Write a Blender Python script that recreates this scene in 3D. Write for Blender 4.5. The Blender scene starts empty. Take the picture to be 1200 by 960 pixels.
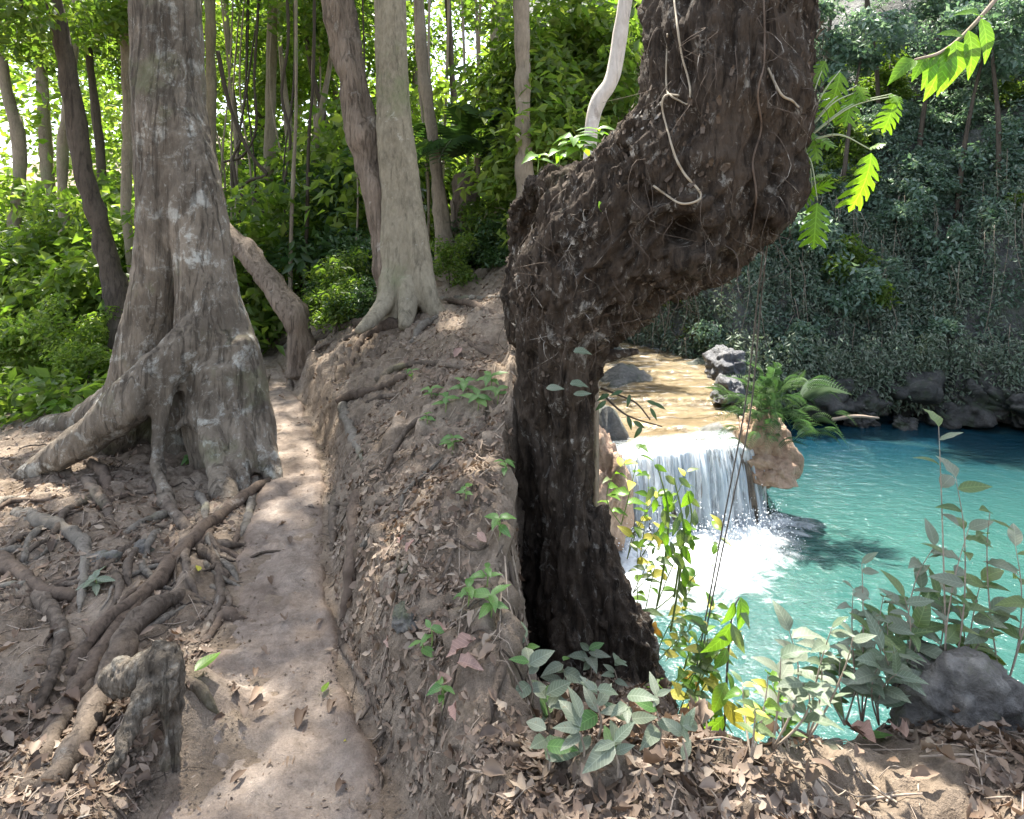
import bpy, math, random
import numpy as np
from mathutils import Vector, Matrix, Quaternion

random.seed(7); rng = np.random.default_rng(7)
scene = bpy.context.scene
COL = scene.collection
R = math.radians

# ---------------------------------------------------------------- camera, sky, sun, exposure
F, HX, HY, EYE = 780.0, 600.0, 270.0, 1.6          # pixels of the 1200 x 960 photograph
cam = bpy.data.cameras.new('camera'); camo = bpy.data.objects.new('camera', cam); COL.objects.link(camo)
camo.location = (0, 0, EYE); camo.rotation_euler = (R(90), 0, 0)
cam.sensor_fit = 'HORIZONTAL'; cam.sensor_width = 36; cam.lens = 36*F/1200
cam.shift_y = -(480-HY)/1200; cam.clip_start = .05; cam.clip_end = 2000
scene.camera = camo
SUN_EL, SUN_AZ = 63, -20                            # azimuth clockwise from +Y: the sun stands to the left
w = bpy.data.worlds.new('World'); scene.world = w; w.use_nodes = True
nt = w.node_tree
sky = nt.nodes.new('ShaderNodeTexSky'); sky.sky_type = 'NISHITA'; sky.sun_disc = False
sky.sun_elevation = R(SUN_EL); sky.sun_rotation = R(SUN_AZ)
sky.air_density = 1.0; sky.dust_density = 2.0
bg = nt.nodes['Background']; bg.inputs['Strength'].default_value = .15
hs = nt.nodes.new('ShaderNodeHueSaturation'); hs.inputs['Saturation'].default_value = .62      # a hazy, whitish tropical sky
nt.links.new(sky.outputs[0], hs.inputs['Color']); nt.links.new(hs.outputs[0], bg.inputs[0])
sl = bpy.data.lights.new('sun', 'SUN'); sl.energy = 4.6; sl.angle = R(.9); sl.color = (1, .95, .86)
so = bpy.data.objects.new('sun', sl); COL.objects.link(so)
sd = Vector((math.sin(R(SUN_AZ))*math.cos(R(SUN_EL)), math.cos(R(SUN_AZ))*math.cos(R(SUN_EL)), math.sin(R(SUN_EL))))
so.rotation_euler = sd.to_track_quat('Z', 'Y').to_euler()
so.location = (-8, 3, 20)
vs = scene.view_settings; vs.view_transform = 'Standard'; vs.look = 'None'; vs.gamma = 1; vs.exposure = 2.15
scene.render.engine = 'CYCLES'
cy = scene.cycles; cy.max_bounces = 8; cy.diffuse_bounces = 4; cy.glossy_bounces = 2; cy.transmission_bounces = 4
cy.transparent_max_bounces = 10; cy.use_denoising = True; cy.caustics_reflective = False; cy.caustics_refractive = False
cy.sample_clamp_indirect = 6

# ---------------------------------------------------------------- helpers
def P(x, y, d):
    return np.array(((x-HX)/F*d, d, EYE+(HY-y)/F*d))

_perm = rng.permutation(256); _perm = np.concatenate([_perm, _perm, _perm]); _val = rng.random(256)*2-1
def vnoise(p):
    p = np.asarray(p, float); i = np.floor(p).astype(int); f = p-i; f = f*f*(3-2*f); i &= 255
    out = 0
    for a in (0, 1):
        wx = f[:, 0] if a else 1-f[:, 0]
        for b in (0, 1):
            wy = f[:, 1] if b else 1-f[:, 1]
            for c in (0, 1):
                wz = f[:, 2] if c else 1-f[:, 2]
                h = _perm[_perm[_perm[(i[:, 0]+a) & 255]+((i[:, 1]+b) & 255)]+((i[:, 2]+c) & 255)]
                out = out+wx*wy*wz*_val[h]
    return out
def fbm(p, o=4, g=.5):
    p = np.asarray(p, float); s = 0; a = 1
    for k in range(o):
        s = s+a*vnoise(p*(2.03**k)+k*17.3); a *= g
    return s
def ss(a, b, x):
    t = np.clip((x-a)/(b-a), 0, 1); return t*t*(3-2*t)

def mesh(name, V, Fc, mat=None, smooth=True, attr=None):
    me = bpy.data.meshes.new(name)
    V = np.asarray(V, np.float32)
    if isinstance(Fc, np.ndarray):
        n, k = Fc.shape
        me.vertices.add(len(V)); me.vertices.foreach_set('co', V.ravel())
        me.loops.add(n*k); me.loops.foreach_set('vertex_index', Fc.astype(np.int32).ravel())
        me.polygons.add(n); me.polygons.foreach_set('loop_start', np.arange(0, n*k, k, dtype=np.int32))
        me.update(calc_edges=True)
    else:
        me.from_pydata(V.tolist(), [], Fc)
    if smooth: me.polygons.foreach_set('use_smooth', np.ones(len(me.polygons), bool))
    if attr is not None:
        for nm, a in attr.items():
            a = np.asarray(a, np.float32)
            if a.ndim == 1:
                at = me.attributes.new(nm, 'FLOAT', 'POINT'); at.data.foreach_set('value', a)
            else:
                at = me.attributes.new(nm, 'FLOAT_VECTOR', 'POINT'); at.data.foreach_set('vector', a.ravel())
    if mat: me.materials.append(mat)
    me.update()
    return me
def link(name, me, parent=None, loc=None, **kw):
    o = bpy.data.objects.new(name, me); COL.objects.link(o)
    if parent: o.parent = parent
    if loc is not None: o.location = loc
    for k, v in kw.items(): o[k] = v
    return o
def thing(name, label, cat, loc=(0, 0, 0), group=None):
    o = link(name, None, None, tuple(float(c) for c in loc), label=label, category=cat)
    o.empty_display_size = .1
    if group: o['group'] = group
    return o
def part(name, V, Fc, mat, parent, **kw):             # V in world coordinates
    V = np.asarray(V)-np.array(parent.location)[None]
    if parent.parent: V = V-np.array(parent.parent.location)[None]
    attr = kw.pop('attr', None); sm = kw.pop('smooth', True)
    return link(name, mesh(name, V, Fc, mat, sm, attr), parent, None, **kw)
def struct(name, V, Fc, mat, **kw):
    kw.setdefault('kind', 'structure')
    attr = kw.pop('attr', None); sm = kw.pop('smooth', True)
    return link(name, mesh(name, V, Fc, mat, sm, attr), None, None, **kw)
def single(name, V, Fc, mat, label, cat, group=None, **kw):   # a one-mesh thing
    V = np.asarray(V); b = np.array([V[:, 0].mean(), V[:, 1].mean(), V[:, 2].min()])
    attr = kw.pop('attr', None); sm = kw.pop('smooth', True)
    o = link(name, mesh(name, V-b, Fc, mat, sm, attr), None, tuple(float(c) for c in b), label=label, category=cat)
    if group: o['group'] = group
    return o

def spline(pts, n):
    pts = np.asarray(pts, float); m = len(pts)
    if m == 2: return pts[0]+(pts[1]-pts[0])*np.linspace(0, 1, n)[:, None]
    t = np.linspace(0, m-1-1e-6, n); i = t.astype(int); f = (t-i)[:, None]
    g = lambda k: pts[np.clip(k, 0, m-1)]
    p0, p1, p2, p3 = g(i-1), g(i), g(i+1), g(i+2)
    p0 = np.where((i == 0)[:, None], 2*p1-p2, p0); p3 = np.where((i+2 > m-1)[:, None], 2*p2-p1, p3)
    return .5*((2*p1)+(p2-p0)*f+(2*p0-5*p1+4*p2-p3)*f*f+(3*p1-p0-3*p2+p3)*f**3)
def tube(pts, rad, n=10, m=24, amp=0, freq=4, flat=None, lobes=0, seed=0):
    """pts k x 3, rad k -> a closed, tapering, slightly uneven tube (V, F quads)"""
    pts = np.asarray(pts, float); rad = np.asarray(rad, float)
    S = spline(np.column_stack([pts, rad]), m); C, r = S[:, :3], np.maximum(S[:, 3], 1e-4)
    T = np.gradient(C, axis=0); T /= np.linalg.norm(T, axis=1)[:, None]+1e-9
    u = np.cross(T[0], [0, 1, .3]); u /= np.linalg.norm(u)+1e-9; U = []
    for k in range(m):
        u = u-T[k]*u.dot(T[k]); u = u/(np.linalg.norm(u)+1e-9); U.append(u)
    U = np.array(U); W = np.cross(T, U); a = np.linspace(0, 2*np.pi, n, endpoint=False)
    rr = np.ones((m, n))*r[:, None]
    if lobes: rr = rr*(1+.16*np.cos(lobes*a+seed)[None, :]+.07*np.cos((lobes+2)*a+seed*2)[None, :])
    V = C[:, None]+rr[..., None]*(np.cos(a)[None, :, None]*U[:, None]+np.sin(a)[None, :, None]*W[:, None])
    if flat is not None: V[..., 2] = C[:, None, 2]+(V[..., 2]-C[:, None, 2])*flat
    V = V.reshape(-1, 3)
    if amp:
        d = V-np.repeat(C, n, 0); l = np.linalg.norm(d, axis=1)[:, None]+1e-9
        V = V+d/l*(fbm(V*freq+seed, 3)*amp*np.repeat(r, n))[:, None]
    i = np.arange(m-1)[:, None]*n; j = np.arange(n)[None]; k = (j+1) % n
    Fq = np.stack([i+j, i+k, i+n+k, i+n+j], -1).reshape(-1, 4)
    V = np.vstack([V, C[0]-T[0]*r[0]*.4, C[-1]+T[-1]*r[-1]*.4]); e0, e1 = m*n, m*n+1
    jj = np.arange(n); kk = (jj+1) % n
    Fc = np.concatenate([np.stack([np.full(n, e0), kk, jj, jj], -1)[:, [0, 1, 2, 2]],
                         np.stack([np.full(n, e1), (m-1)*n+jj, (m-1)*n+kk, (m-1)*n+kk], -1)])
    return V, [tuple(q) for q in Fq.tolist()]+[tuple(q[:3]) for q in Fc.tolist()]
def px_tube(L, D=None, **kw):       # rows (x, y, depth, radius in pixels)
    A = np.array([P(a[0], a[1], a[2]) for a in L]); r = [a[3]/F*a[2] for a in L]
    return tube(A, r, **kw)
def merge(parts):
    V, Fc, o = [], [], 0
    for v, f in parts:
        V.append(np.asarray(v)); Fc += [tuple(i+o for i in q) for q in (f.tolist() if isinstance(f, np.ndarray) else f)]; o += len(v)
    return np.vstack(V), Fc
def weld(parts, voxel, smooth=6):
    """one continuous skin round several overlapping tubes"""
    V, Fc = merge(parts)
    me = mesh('tmp', V, Fc); o = bpy.data.objects.new('tmp', me); COL.objects.link(o)
    m = o.modifiers.new('r', 'REMESH'); m.mode = 'VOXEL'; m.voxel_size = voxel
    s = o.modifiers.new('s', 'SMOOTH'); s.factor = .5; s.iterations = smooth
    dg = bpy.context.evaluated_depsgraph_get(); ev = o.evaluated_get(dg); e = ev.to_mesh()
    n = len(e.vertices); co = np.empty(n*3, np.float32); e.vertices.foreach_get('co', co); no = np.empty(n*3, np.float32)
    e.vertices.foreach_get('normal', no)
    k = len(e.polygons); fv = np.empty(k*4, np.int32); e.loops.foreach_get('vertex_index', fv)
    ev.to_mesh_clear(); bpy.data.objects.remove(o); bpy.data.meshes.remove(me)
    return co.reshape(-1, 3).astype(float), no.reshape(-1, 3).astype(float), fv.reshape(-1, 4)

# ---------------------------------------------------------------- materials
class NB:
    def __init__(s, name):
        s.m = bpy.data.materials.new(name); s.m.use_nodes = True; s.t = s.m.node_tree
        s.b = s.t.nodes['Principled BSDF']; s.out = s.t.nodes['Material Output']
    def n(s, ty, **kw):
        q = s.t.nodes.new('ShaderNode'+ty)
        for k, v in kw.items():
            if k in q.inputs: q.inputs[k].default_value = v
            else: setattr(q, k, v)
        return q
    def l(s, a, b): s.t.links.new(a, b)
    def co(s, scale=(1, 1, 1), kind='Object'):
        mp = s.n('Mapping'); mp.inputs['Scale'].default_value = scale
        if kind == 'World': s.l(s.n('NewGeometry').outputs['Position'], mp.inputs[0])
        else: s.l(s.n('TexCoord').outputs[kind], mp.inputs[0])
        return mp.outputs[0]
    def noise(s, vec, scale, detail=6, rough=.6, dist=0):
        q = s.n('TexNoise', Scale=scale, Detail=detail, Roughness=rough, Distortion=dist); s.l(vec, q.inputs['Vector']); return q.outputs['Fac']
    def ramp(s, fac, stops):
        q = s.n('ValToRGB'); e = q.color_ramp.elements
        while len(e) < len(stops): e.new(.5)
        for a, (p, c) in zip(e, stops): a.position = p; a.color = (*c, 1) if len(c) == 3 else c
        s.l(fac, q.inputs[0]); return q.outputs[0]
    def mix(s, fac, a, b, mode='MIX'):
        q = s.n('Mix', data_type='RGBA', blend_type=mode)
        for v, i in ((fac, 0), (a, 6), (b, 7)):
            if isinstance(v, (int, float)): q.inputs[i].default_value = v
            elif isinstance(v, tuple): q.inputs[i].default_value = (*v, 1)
            else: s.l(v, q.inputs[i])
        return q.outputs[2]
    def math(s, op, a, b=0.):
        q = s.n('Math', operation=op)
        for v, i in ((a, 0), (b, 1)):
            if isinstance(v, (int, float)): q.inputs[i].default_value = v
            else: s.l(v, q.inputs[i])
        return q.outputs[0]
    def bump(s, h, strength=.5, dist=.02, normal=None):
        q = s.n('Bump', Strength=strength, Distance=dist); s.l(h, q.inputs['Height'])
        if normal: s.l(normal, q.inputs['Normal'])
        return q.outputs[0]
    def done(s, col=None, rough=.85, normal=None, spec=.3):
        if col is not None:
            if isinstance(col, tuple): s.b.inputs['Base Color'].default_value = (*col, 1)
            else: s.l(col, s.b.inputs['Base Color'])
        if isinstance(rough, (int, float)): s.b.inputs['Roughness'].default_value = rough
        else: s.l(rough, s.b.inputs['Roughness'])
        s.b.inputs['Specular IOR Level'].default_value = spec
        if normal is not None: s.l(normal, s.b.inputs['Normal'])
        return s.m
def c3(*a): return tuple(a)

def bark(name, dark, mid, pale, patch=.62, stretch=.22, scale=9, bump=.8, moss=None, dist=.03, plates=False, fleck=0., blotch=0.):
    b = NB(name); v = b.co((1, 1, stretch), 'World'); v1 = b.co(kind='World')
    fine = b.noise(v, scale*3, 8, .7, .4); big = b.noise(v1, 2.2, 5, .6, .6); pat = b.noise(v1, 5.5, 9, .72, .3)
    vo = b.n('TexVoronoi', feature='DISTANCE_TO_EDGE', Scale=scale); 
    wv = b.mix(.12, v, b.n('TexNoise', Scale=6., Detail=3.).outputs['Color'], 'ADD'); b.l(wv, vo.inputs['Vector'])
    if plates: crack = b.ramp(vo.outputs['Distance'], [(0, (0, 0, 0)), (.09, (1, 1, 1))])
    else: crack = b.ramp(b.noise(b.co((1, 1, stretch*.35), 'World'), scale*1.6, 7, .75, .9), [(.34, (0, 0, 0)), (.47, (1, 1, 1))])
    col = b.mix(b.ramp(fine, [(.3, (0, 0, 0)), (.72, (1, 1, 1))]), dark, mid)
    col = b.mix(b.ramp(big, [(.35, (0, 0, 0)), (.75, (.6, .6, .6))]), col, tuple(c*1.25 for c in mid))
    col = b.mix(b.ramp(pat, [(patch, (0, 0, 0)), (patch+.07, (.85, .85, .85))]), col, pale)
    if blotch: col = b.mix(b.ramp(b.noise(v1, 1.6, 7, .7, .5), [(.44, (blotch,)*3), (.56, (0, 0, 0))]), col, tuple(c*.75 for c in dark))
    if fleck: col = b.mix(b.ramp(b.noise(b.co((1, 1, .6), 'World'), 21, 7, .75, .8), [(.57, (0, 0, 0)), (.66, (fleck,)*3)]), col, pale)
    if moss: col = b.mix(b.ramp(b.noise(v1, 1.7, 6, .65), [(.56, (0, 0, 0)), (.7, (.55, .55, .55))]), col, moss)
    col = b.mix(b.math('MULTIPLY', b.math('SUBTRACT', 1., crack), .55), col, tuple(c*.35 for c in dark))
    h = b.math('ADD', b.math('MULTIPLY', crack, .5), fine)
    return b.done(col, .9, b.bump(h, bump, dist), .2)
M = {}
M['bark_big'] = bark('buttress_bark', (.085, .066, .048), (.25, .205, .155), (.46, .44, .38), .545, .3, 8, .9, (.14, .16, .07), .04, blotch=.55, fleck=.5)
M['bark_twin'] = bark('twin_bark', (.12, .10, .07), (.29, .25, .18), (.45, .43, .36), .62, .5, 10, .45, (.15, .17, .08), .015)
M['bark_rough'] = bark('rough_bark', (.10, .075, .055), (.27, .21, .16), (.42, .38, .32), .6, .25, 16, .9)
M['bark_thin'] = bark('thin_bark', (.13, .105, .08), (.27, .22, .16), (.42, .40, .34), .62, .4, 14, .5, (.16, .19, .09), .015)
M['bark_dark'] = bark('dark_bark', (.045, .035, .028), (.11, .085, .065), (.24, .21, .18), .66, .3, 12, .8)
M['bark_arch'] = bark('arch_bark', (.024, .017, .012), (.10, .074, .053), (.40, .37, .315), .60, .45, 13, 1., None, .05, fleck=.8)
M['root'] = bark('root_bark', (.075, .056, .042), (.19, .15, .115), (.34, .31, .26), .6, .5, 16, .8, (.13, .13, .07), .02, blotch=.6)
M['root_dark'] = bark('dark_root_bark', (.05, .037, .028), (.13, .095, .07), (.28, .24, .2), .64, .5, 18, .7, None, .01)
M['root_grey'] = bark('grey_root_bark', (.11, .095, .075), (.23, .20, .165), (.38, .36, .31), .6, .5, 20, .8, (.16, .17, .09), .015, blotch=.5)
M['stump'] = bark('stump_bark', (.07, .055, .04), (.24, .20, .155), (.40, .37, .31), .55, .6, 26, 1., (.14, .14, .07), .02, blotch=.8, fleck=.4)
M['flake'] = bark('bark_flake', (.035, .026, .019), (.12, .092, .07), (.38, .35, .30), .55, 1, 20, .3)
M['twig'] = bark('twig_bark', (.16, .12, .09), (.33, .27, .21), (.5, .46, .4), .6, 1, 25, .3, None, .004)
M['pale_twig'] = NB('pale_stem').done((.30, .25, .18), .7)
M['dark_twig'] = NB('dark_stem').done((.055, .04, .028), .7)
M['green_stem'] = NB('green_stem').done((.17, .24, .07), .5)
M['pink_stem'] = NB('pale_petiole').done((.36, .40, .24), .45)
M['rope'] = NB('rope').done((.075, .065, .055), .8)
M['white_branch'] = bark('pale_branch_bark', (.38, .32, .27), (.58, .52, .46), (.72, .69, .64), .6, .4, 10, .3, None, .01)

def leafmat(name, cols, trans=.35, tcol=None, rough=.45, vein=0.):
    b = NB(name)
    at = b.n('Attribute', attribute_name='rnd'); oi = b.n('ObjectInfo')
    f = b.math('FRACT', b.math('ADD', at.outputs['Fac'], oi.outputs['Random']))
    st = [(i/(max(1, len(cols)-1)), c) for i, c in enumerate(cols)]
    col = b.ramp(f, st)
    nz = b.noise(b.co(kind='World'), 30, 3)
    col = b.mix(.35, col, b.mix(nz, (.3, .3, .3), (1., 1., 1.)), 'MULTIPLY')
    if vein:
        col = b.mix(b.ramp(b.noise(b.co(kind='World'), 75, 4, .7), [(.62, (0, 0, 0)), (.68, (.7, .7, .7))]), col, (.16, .115, .06))
        q = b.n('SeparateXYZ'); b.l(b.n('TexCoord').outputs['Object'], q.inputs[0])
        ay = b.math('ABSOLUTE', q.outputs[1])
        t = b.math('FRACT', b.math('MULTIPLY', b.math('SUBTRACT', q.outputs[0], b.math('MULTIPLY', ay, .9)), 9.))
        vv = b.math('MAXIMUM', b.math('LESS_THAN', t, .13), b.math('LESS_THAN', ay, .012))
        col = b.mix(b.math('MULTIPLY', vv, vein), col, tuple(min(1, c*1.9+.03) for c in cols[len(cols)//2]))
    b.done(col, rough, None, .35)
    if trans:
        tr = b.n('BsdfTranslucent'); mx = b.n('MixShader'); mx.inputs[0].default_value = trans
        tc = b.mix(1., col, tcol or (1.5, 1.7, .7), 'MULTIPLY')
        b.l(tc, tr.inputs[0]); b.l(b.b.outputs[0], mx.inputs[1]); b.l(tr.outputs[0], mx.inputs[2]); b.l(mx.outputs[0], b.out.inputs[0])
    return b.m
G = leafmat
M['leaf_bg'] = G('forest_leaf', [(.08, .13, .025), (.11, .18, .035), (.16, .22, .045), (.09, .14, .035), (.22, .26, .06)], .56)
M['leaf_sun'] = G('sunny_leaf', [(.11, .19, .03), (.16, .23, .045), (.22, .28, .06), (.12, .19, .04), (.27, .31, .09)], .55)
M['leaf_dark'] = G('dark_leaf', [(.035, .075, .025), (.05, .10, .035), (.07, .12, .04), (.04, .08, .03)], .3, rough=.35)
M['leaf_hill'] = G('hill_leaf', [(.09, .155, .105), (.13, .20, .15), (.20, .27, .22), (.10, .17, .11), (.26, .31, .27), (.11, .18, .12)], .4, (1.3, 1.5, .9), .4)
M['leaf_hang'] = G('hanging_leaf', [(.10, .15, .10), (.15, .19, .135), (.20, .22, .17), (.11, .17, .105)], .2, (1.2, 1.3, .9), .6)
M['leaf_bright'] = G('bright_leaf', [(.10, .21, .03), (.14, .26, .04), (.12, .23, .03), (.19, .29, .05)], .5, (1.6, 1.7, .5), .35, .5)
M['leaf_lobed'] = G('lobed_leaf', [(.13, .25, .022), (.16, .28, .027), (.145, .265, .025)], .6, (1.25, 1.4, .4), .35, .4)
M['leaf_plant'] = G('plant_leaf', [(.08, .17, .05), (.11, .21, .06), (.14, .24, .07)], .35, rough=.4, vein=.35)
M['leaf_grey'] = G('grey_green_leaf', [(.13, .17, .11), (.17, .20, .14), (.20, .22, .165), (.12, .17, .10)], .3, (1.2, 1.4, .8), .5, .3)
M['leaf_mid'] = G('mid_green_leaf', [(.09, .15, .06), (.12, .17, .07), (.16, .2, .08), (.07, .12, .04)], .35, rough=.45, vein=.3)
M['leaf_yellow'] = G('yellow_leaf', [(.42, .40, .06), (.5, .45, .08)], .35, (1.2, 1.1, .6), .5, .3)
M['leaf_orange'] = G('orange_leaf', [(.55, .27, .04), (.5, .33, .06)], .35, (1.2, 1, .5), .5)
M['fern'] = G('fern_leaf', [(.06, .12, .045), (.085, .15, .06), (.12, .18, .085)], .35, (1.2, 1.4, .8))
M['fern_pale'] = G('pale_frond', [(.16, .22, .16), (.19, .25, .18)], .35, (1.2, 1.3, .9))
M['dead'] = G('dead_leaf', [(.11, .07, .045), (.20, .14, .095), (.30, .225, .165), (.15, .10, .07), (.36, .29, .22), (.08, .055, .04), (.24, .17, .12)], .12, (1.2, 1, .8), .7)
M['dead_pink'] = G('pink_dead_leaf', [(.33, .20, .16), (.30, .19, .15), (.38, .26, .21)], .12, (1.2, 1, .8), .7, .3)

def soil(name, cols, bump=.7, gravel=True, tex=1.):
    b = NB(name); v = b.co(kind='World')
    n1 = b.noise(v, 3.5*tex, 8, .65, .4); n2 = b.noise(v, 38*tex, 8, .7); n3 = b.noise(v, 190, 4, .7)
    col = b.ramp(n1, [(.3, cols[0]), (.5, cols[1]), (.72, cols[2])])
    col = b.mix(.7, col, b.ramp(n2, [(.32, (.55, .55, .55)), (.6, (1.12, 1.12, 1.12))]), 'MULTIPLY')
    col = b.mix(.5, col, b.ramp(n3, [(.3, (.6, .6, .6)), (.65, (1.2, 1.2, 1.2))]), 'MULTIPLY')
    vo = b.n('TexVoronoi', Scale=95.); b.l(v, vo.inputs['Vector'])
    peb = b.ramp(vo.outputs['Distance'], [(.0, (1, 1, 1)), (.32, (0, 0, 0))])
    h = b.math('ADD', b.math('ADD', n2, b.math('MULTIPLY', n3, .3)), b.math('MULTIPLY', peb, .25 if gravel else .08))
    return b.done(col, .95, b.bump(h, bump, .02), .15)
M['ground'] = soil('forest_soil', [(.135, .10, .07), (.225, .175, .13), (.32, .26, .20)], .9)
b = NB('packed_trail'); v = b.co(kind='World'); at = b.n('Attribute', attribute_name='rnd')
n1 = b.noise(v, 3.2, 8, .68, .6); n2 = b.noise(v, 30, 8, .72); n3 = b.noise(v, 170, 4, .7); n4 = b.noise(v, 9, 6, .7, .5)
col = b.ramp(n1, [(.3, (.20, .155, .122)), (.5, (.275, .222, .180)), (.72, (.355, .30, .25))])
col = b.mix(.8, col, b.ramp(n4, [(.35, (.72, .7, .68)), (.6, (1.08, 1.08, 1.08))]), 'MULTIPLY')
col = b.mix(.7, col, b.ramp(n2, [(.32, (.6, .6, .6)), (.6, (1.1, 1.1, 1.1))]), 'MULTIPLY')
col = b.mix(.5, col, b.ramp(n3, [(.3, (.6, .6, .6)), (.65, (1.2, 1.2, 1.2))]), 'MULTIPLY')
col = b.mix(b.ramp(b.math('ADD', at.outputs['Fac'], b.math('MULTIPLY', b.math('SUBTRACT', n4, .5), .9)), [(.62, (0, 0, 0)), (1.0, (.9, .9, .9))]), col, b.mix(n2, (.12, .085, .06), (.24, .18, .14)))
M['trail'] = b.done(col, .95, b.bump(b.math('ADD', b.math('ADD', n2, b.math('MULTIPLY', n3, .3)), b.math('MULTIPLY', n4, 1.2)), .8, .025), .15)

def rockmat(name, cols, sc=3., bump=.9, moss=None, wet=.8):
    b = NB(name); v = b.co(kind='World')
    n1 = b.noise(v, sc, 9, .68, .5); n2 = b.noise(v, sc*7, 8, .7)
    col = b.ramp(n1, [(.3, cols[0]), (.52, cols[1]), (.72, cols[2])])
    col = b.mix(.6, col, b.ramp(n2, [(.3, (.5, .5, .5)), (.65, (1.2, 1.2, 1.2))]), 'MULTIPLY')
    if moss: col = b.mix(b.ramp(b.noise(v, sc*.8, 6, .7), [(.5, (0, 0, 0)), (.62, (.8, .8, .8))]), col, moss)
    return b.done(col, wet, b.bump(b.math('ADD', n1, b.math('MULTIPLY', n2, .4)), bump, .15/sc*2), .35)
M['rock_grey'] = rockmat('grey_rock', [(.06, .055, .05), (.15, .138, .122), (.32, .30, .265)], 9., 1., (.10, .105, .06))
M['rock_dark'] = rockmat('wet_dark_rock', [(.06, .06, .065), (.12, .12, .125), (.22, .21, .2)], 1.6, .9, None, .5)
M['rock_cliff'] = rockmat('cliff_rock', [(.05, .052, .05), (.12, .12, .112), (.24, .235, .215)], .9, 1., (.08, .10, .06), .75)
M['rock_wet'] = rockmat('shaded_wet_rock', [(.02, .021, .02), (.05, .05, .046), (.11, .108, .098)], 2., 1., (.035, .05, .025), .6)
M['rock_tan'] = rockmat('tan_limestone', [(.26, .165, .11), (.4, .28, .2), (.52, .4, .3)], 1.6, .8)
M['stream'] = rockmat('travertine', [(.15, .095, .045), (.225, .155, .082), (.29, .225, .14)], .9, .6, None, .35)

# ---------------------------------------------------------------- terrain
_ty = np.array([960, 880, 800, 700, 600, 550, 500, 450, 420, 400])
_tl = np.array([170, 212, 240, 266, 288, 318, 302, 296, 295, 296])
_tr = np.array([475, 440, 410, 388, 384, 381, 370, 341, 326, 318])
_td = 1248./(_ty-HY)
_cx = ((_tl+_tr)/2-HX)/F*_td; _hw = (_tr-_tl)/2/F*_td
_D = np.concatenate([[-6, 0], _td, [13, 18, 60]]); _C = np.concatenate([[1.8, 0.0], _cx, [-6.2, -10, -40]]); _W = np.concatenate([[.4, .4], _hw, [.2, .2, .2]])
def trail_c(Y): return np.interp(Y, _D, _C)
def trail_w(Y): return np.interp(Y, _D, _W)
_ex = np.array([-.5, 0, .12, .19, .22, .26, .30, .38, .45, .52, .62, .75, 1.2, 3]); _ey = np.array([3.7, 3.7, 3.6, 3.1, 2.7, 2.0, 1.62, 1.62, 1.72, 1.9, 2.1, 2.25, 2.4, 2.6])
def edge_y(X, Y): return np.interp(X/np.maximum(Y, .6), _ex, _ey)
_fx = np.array([-5, 4, 6, 8, 10, 15, 18, 22, 26, 40]); _fy = np.array([29.5, 29, 26, 23.0, 23.6, 23.6, 22, 17, 9, 2])
POOL, LIPZ = -5.0, -3.02
def Hgt(X, Y, detail=True):
    X = np.asarray(X, float); Y = np.asarray(Y, float)
    c, hw = trail_c(Y), trail_w(Y); u = X-c-hw; v = c-hw-X
    up = np.maximum(u, 0); vp = np.maximum(v, 0)
    wob = vnoise(np.stack([X*1.1, Y*1.1, X*0+3], -1))
    bank = .24*ss(0, .16+.05*wob, u)+1.3*(1-np.exp(-.55*np.maximum(up-.03, 0)))+.10*ss(.1, .9, u)*wob
    left = .05*ss(0, .15, v)-.05*vp-.16*np.maximum(vp-2.2, 0)
    land = bank+np.maximum(left, -7)
    land = land+.18*np.maximum(Y-16, 0)
    land = land+.2*np.exp(-((X+1.06)**2+((Y-2.13)*1.0)**2)/(2*.10**2))
    # the gorge on the right
    plat = .34-.58*np.maximum(Y-1.6, 0)-.02*X
    ye = edge_y(X, Y)
    gor = plat-1.7*np.maximum(Y-ye, 0)
    wall = 1.0-6.5/(np.maximum(.125*Y, .3))*(X-.02)
    gor = np.maximum(np.maximum(gor, np.where(Y > 3.2, wall, -99)), -6.6)
    # left flank of the upper stream and the far hillside
    xl = np.interp(Y, [14, 15, 28, 40], [1.1, 1.15, 4.2, 6])
    flank = np.where((Y > 14.6), np.minimum(-4.3+1.7*(xl-X), 3+.1*Y), -99)
    sh = np.where((Y > 15.4) & (X < np.interp(Y, [15, 16.5, 20, 28, 34], [5.4, 5.9, 6.3, 8.3, 9])), -3.5, -99)
    fy = np.interp(X, _fx, _fy); q = np.maximum(Y-fy, 0)
    hill = np.where(Y > fy, -6.6+np.minimum(q*4.5, 6.0)+1.25*np.maximum(q-1.2, 0), -99)
    hill = np.where(Y > fy, np.minimum(hill, 26), -99)
    gor = np.maximum(np.maximum(gor, flank), np.maximum(sh, hill))
    k = ss(-.04, .1, X)
    h = land*(1-k)+gor*k
    if detail:
        s = np.stack([X, Y, X*0], -1)
        on = ss(-.02, .12, u)+ss(-.02, .12, v)
        st = ss(.05, .55, u)+ss(.0, .2, v)
        h = h+fbm(s*2.3, 3)*.045*on+fbm(s*9+5, 3)*(.006+.008*on+.018*st)+fbm(s*34, 2)*(.003+.002*on+.007*st)
        bl = ss(.0, .25, u)*ss(1.6, .9, u)
        h = h+bl*(.045*np.abs(fbm(s*np.array([3.5, 4, 1])+9, 3)))
        far = ss(9, 16, Y)*ss(-.1, 2, X); h = h+far*fbm(s*.55+2, 4)*1.1*ss(-5.6, -3.4, h)
    return h
def steps(a, b, d): return np.arange(a, b, d)
gx = np.concatenate([-np.geomspace(3.4, 70, 55)[::-1], steps(-3.38, 2.0, .0145), np.geomspace(2.0, 70, 110)])
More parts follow.
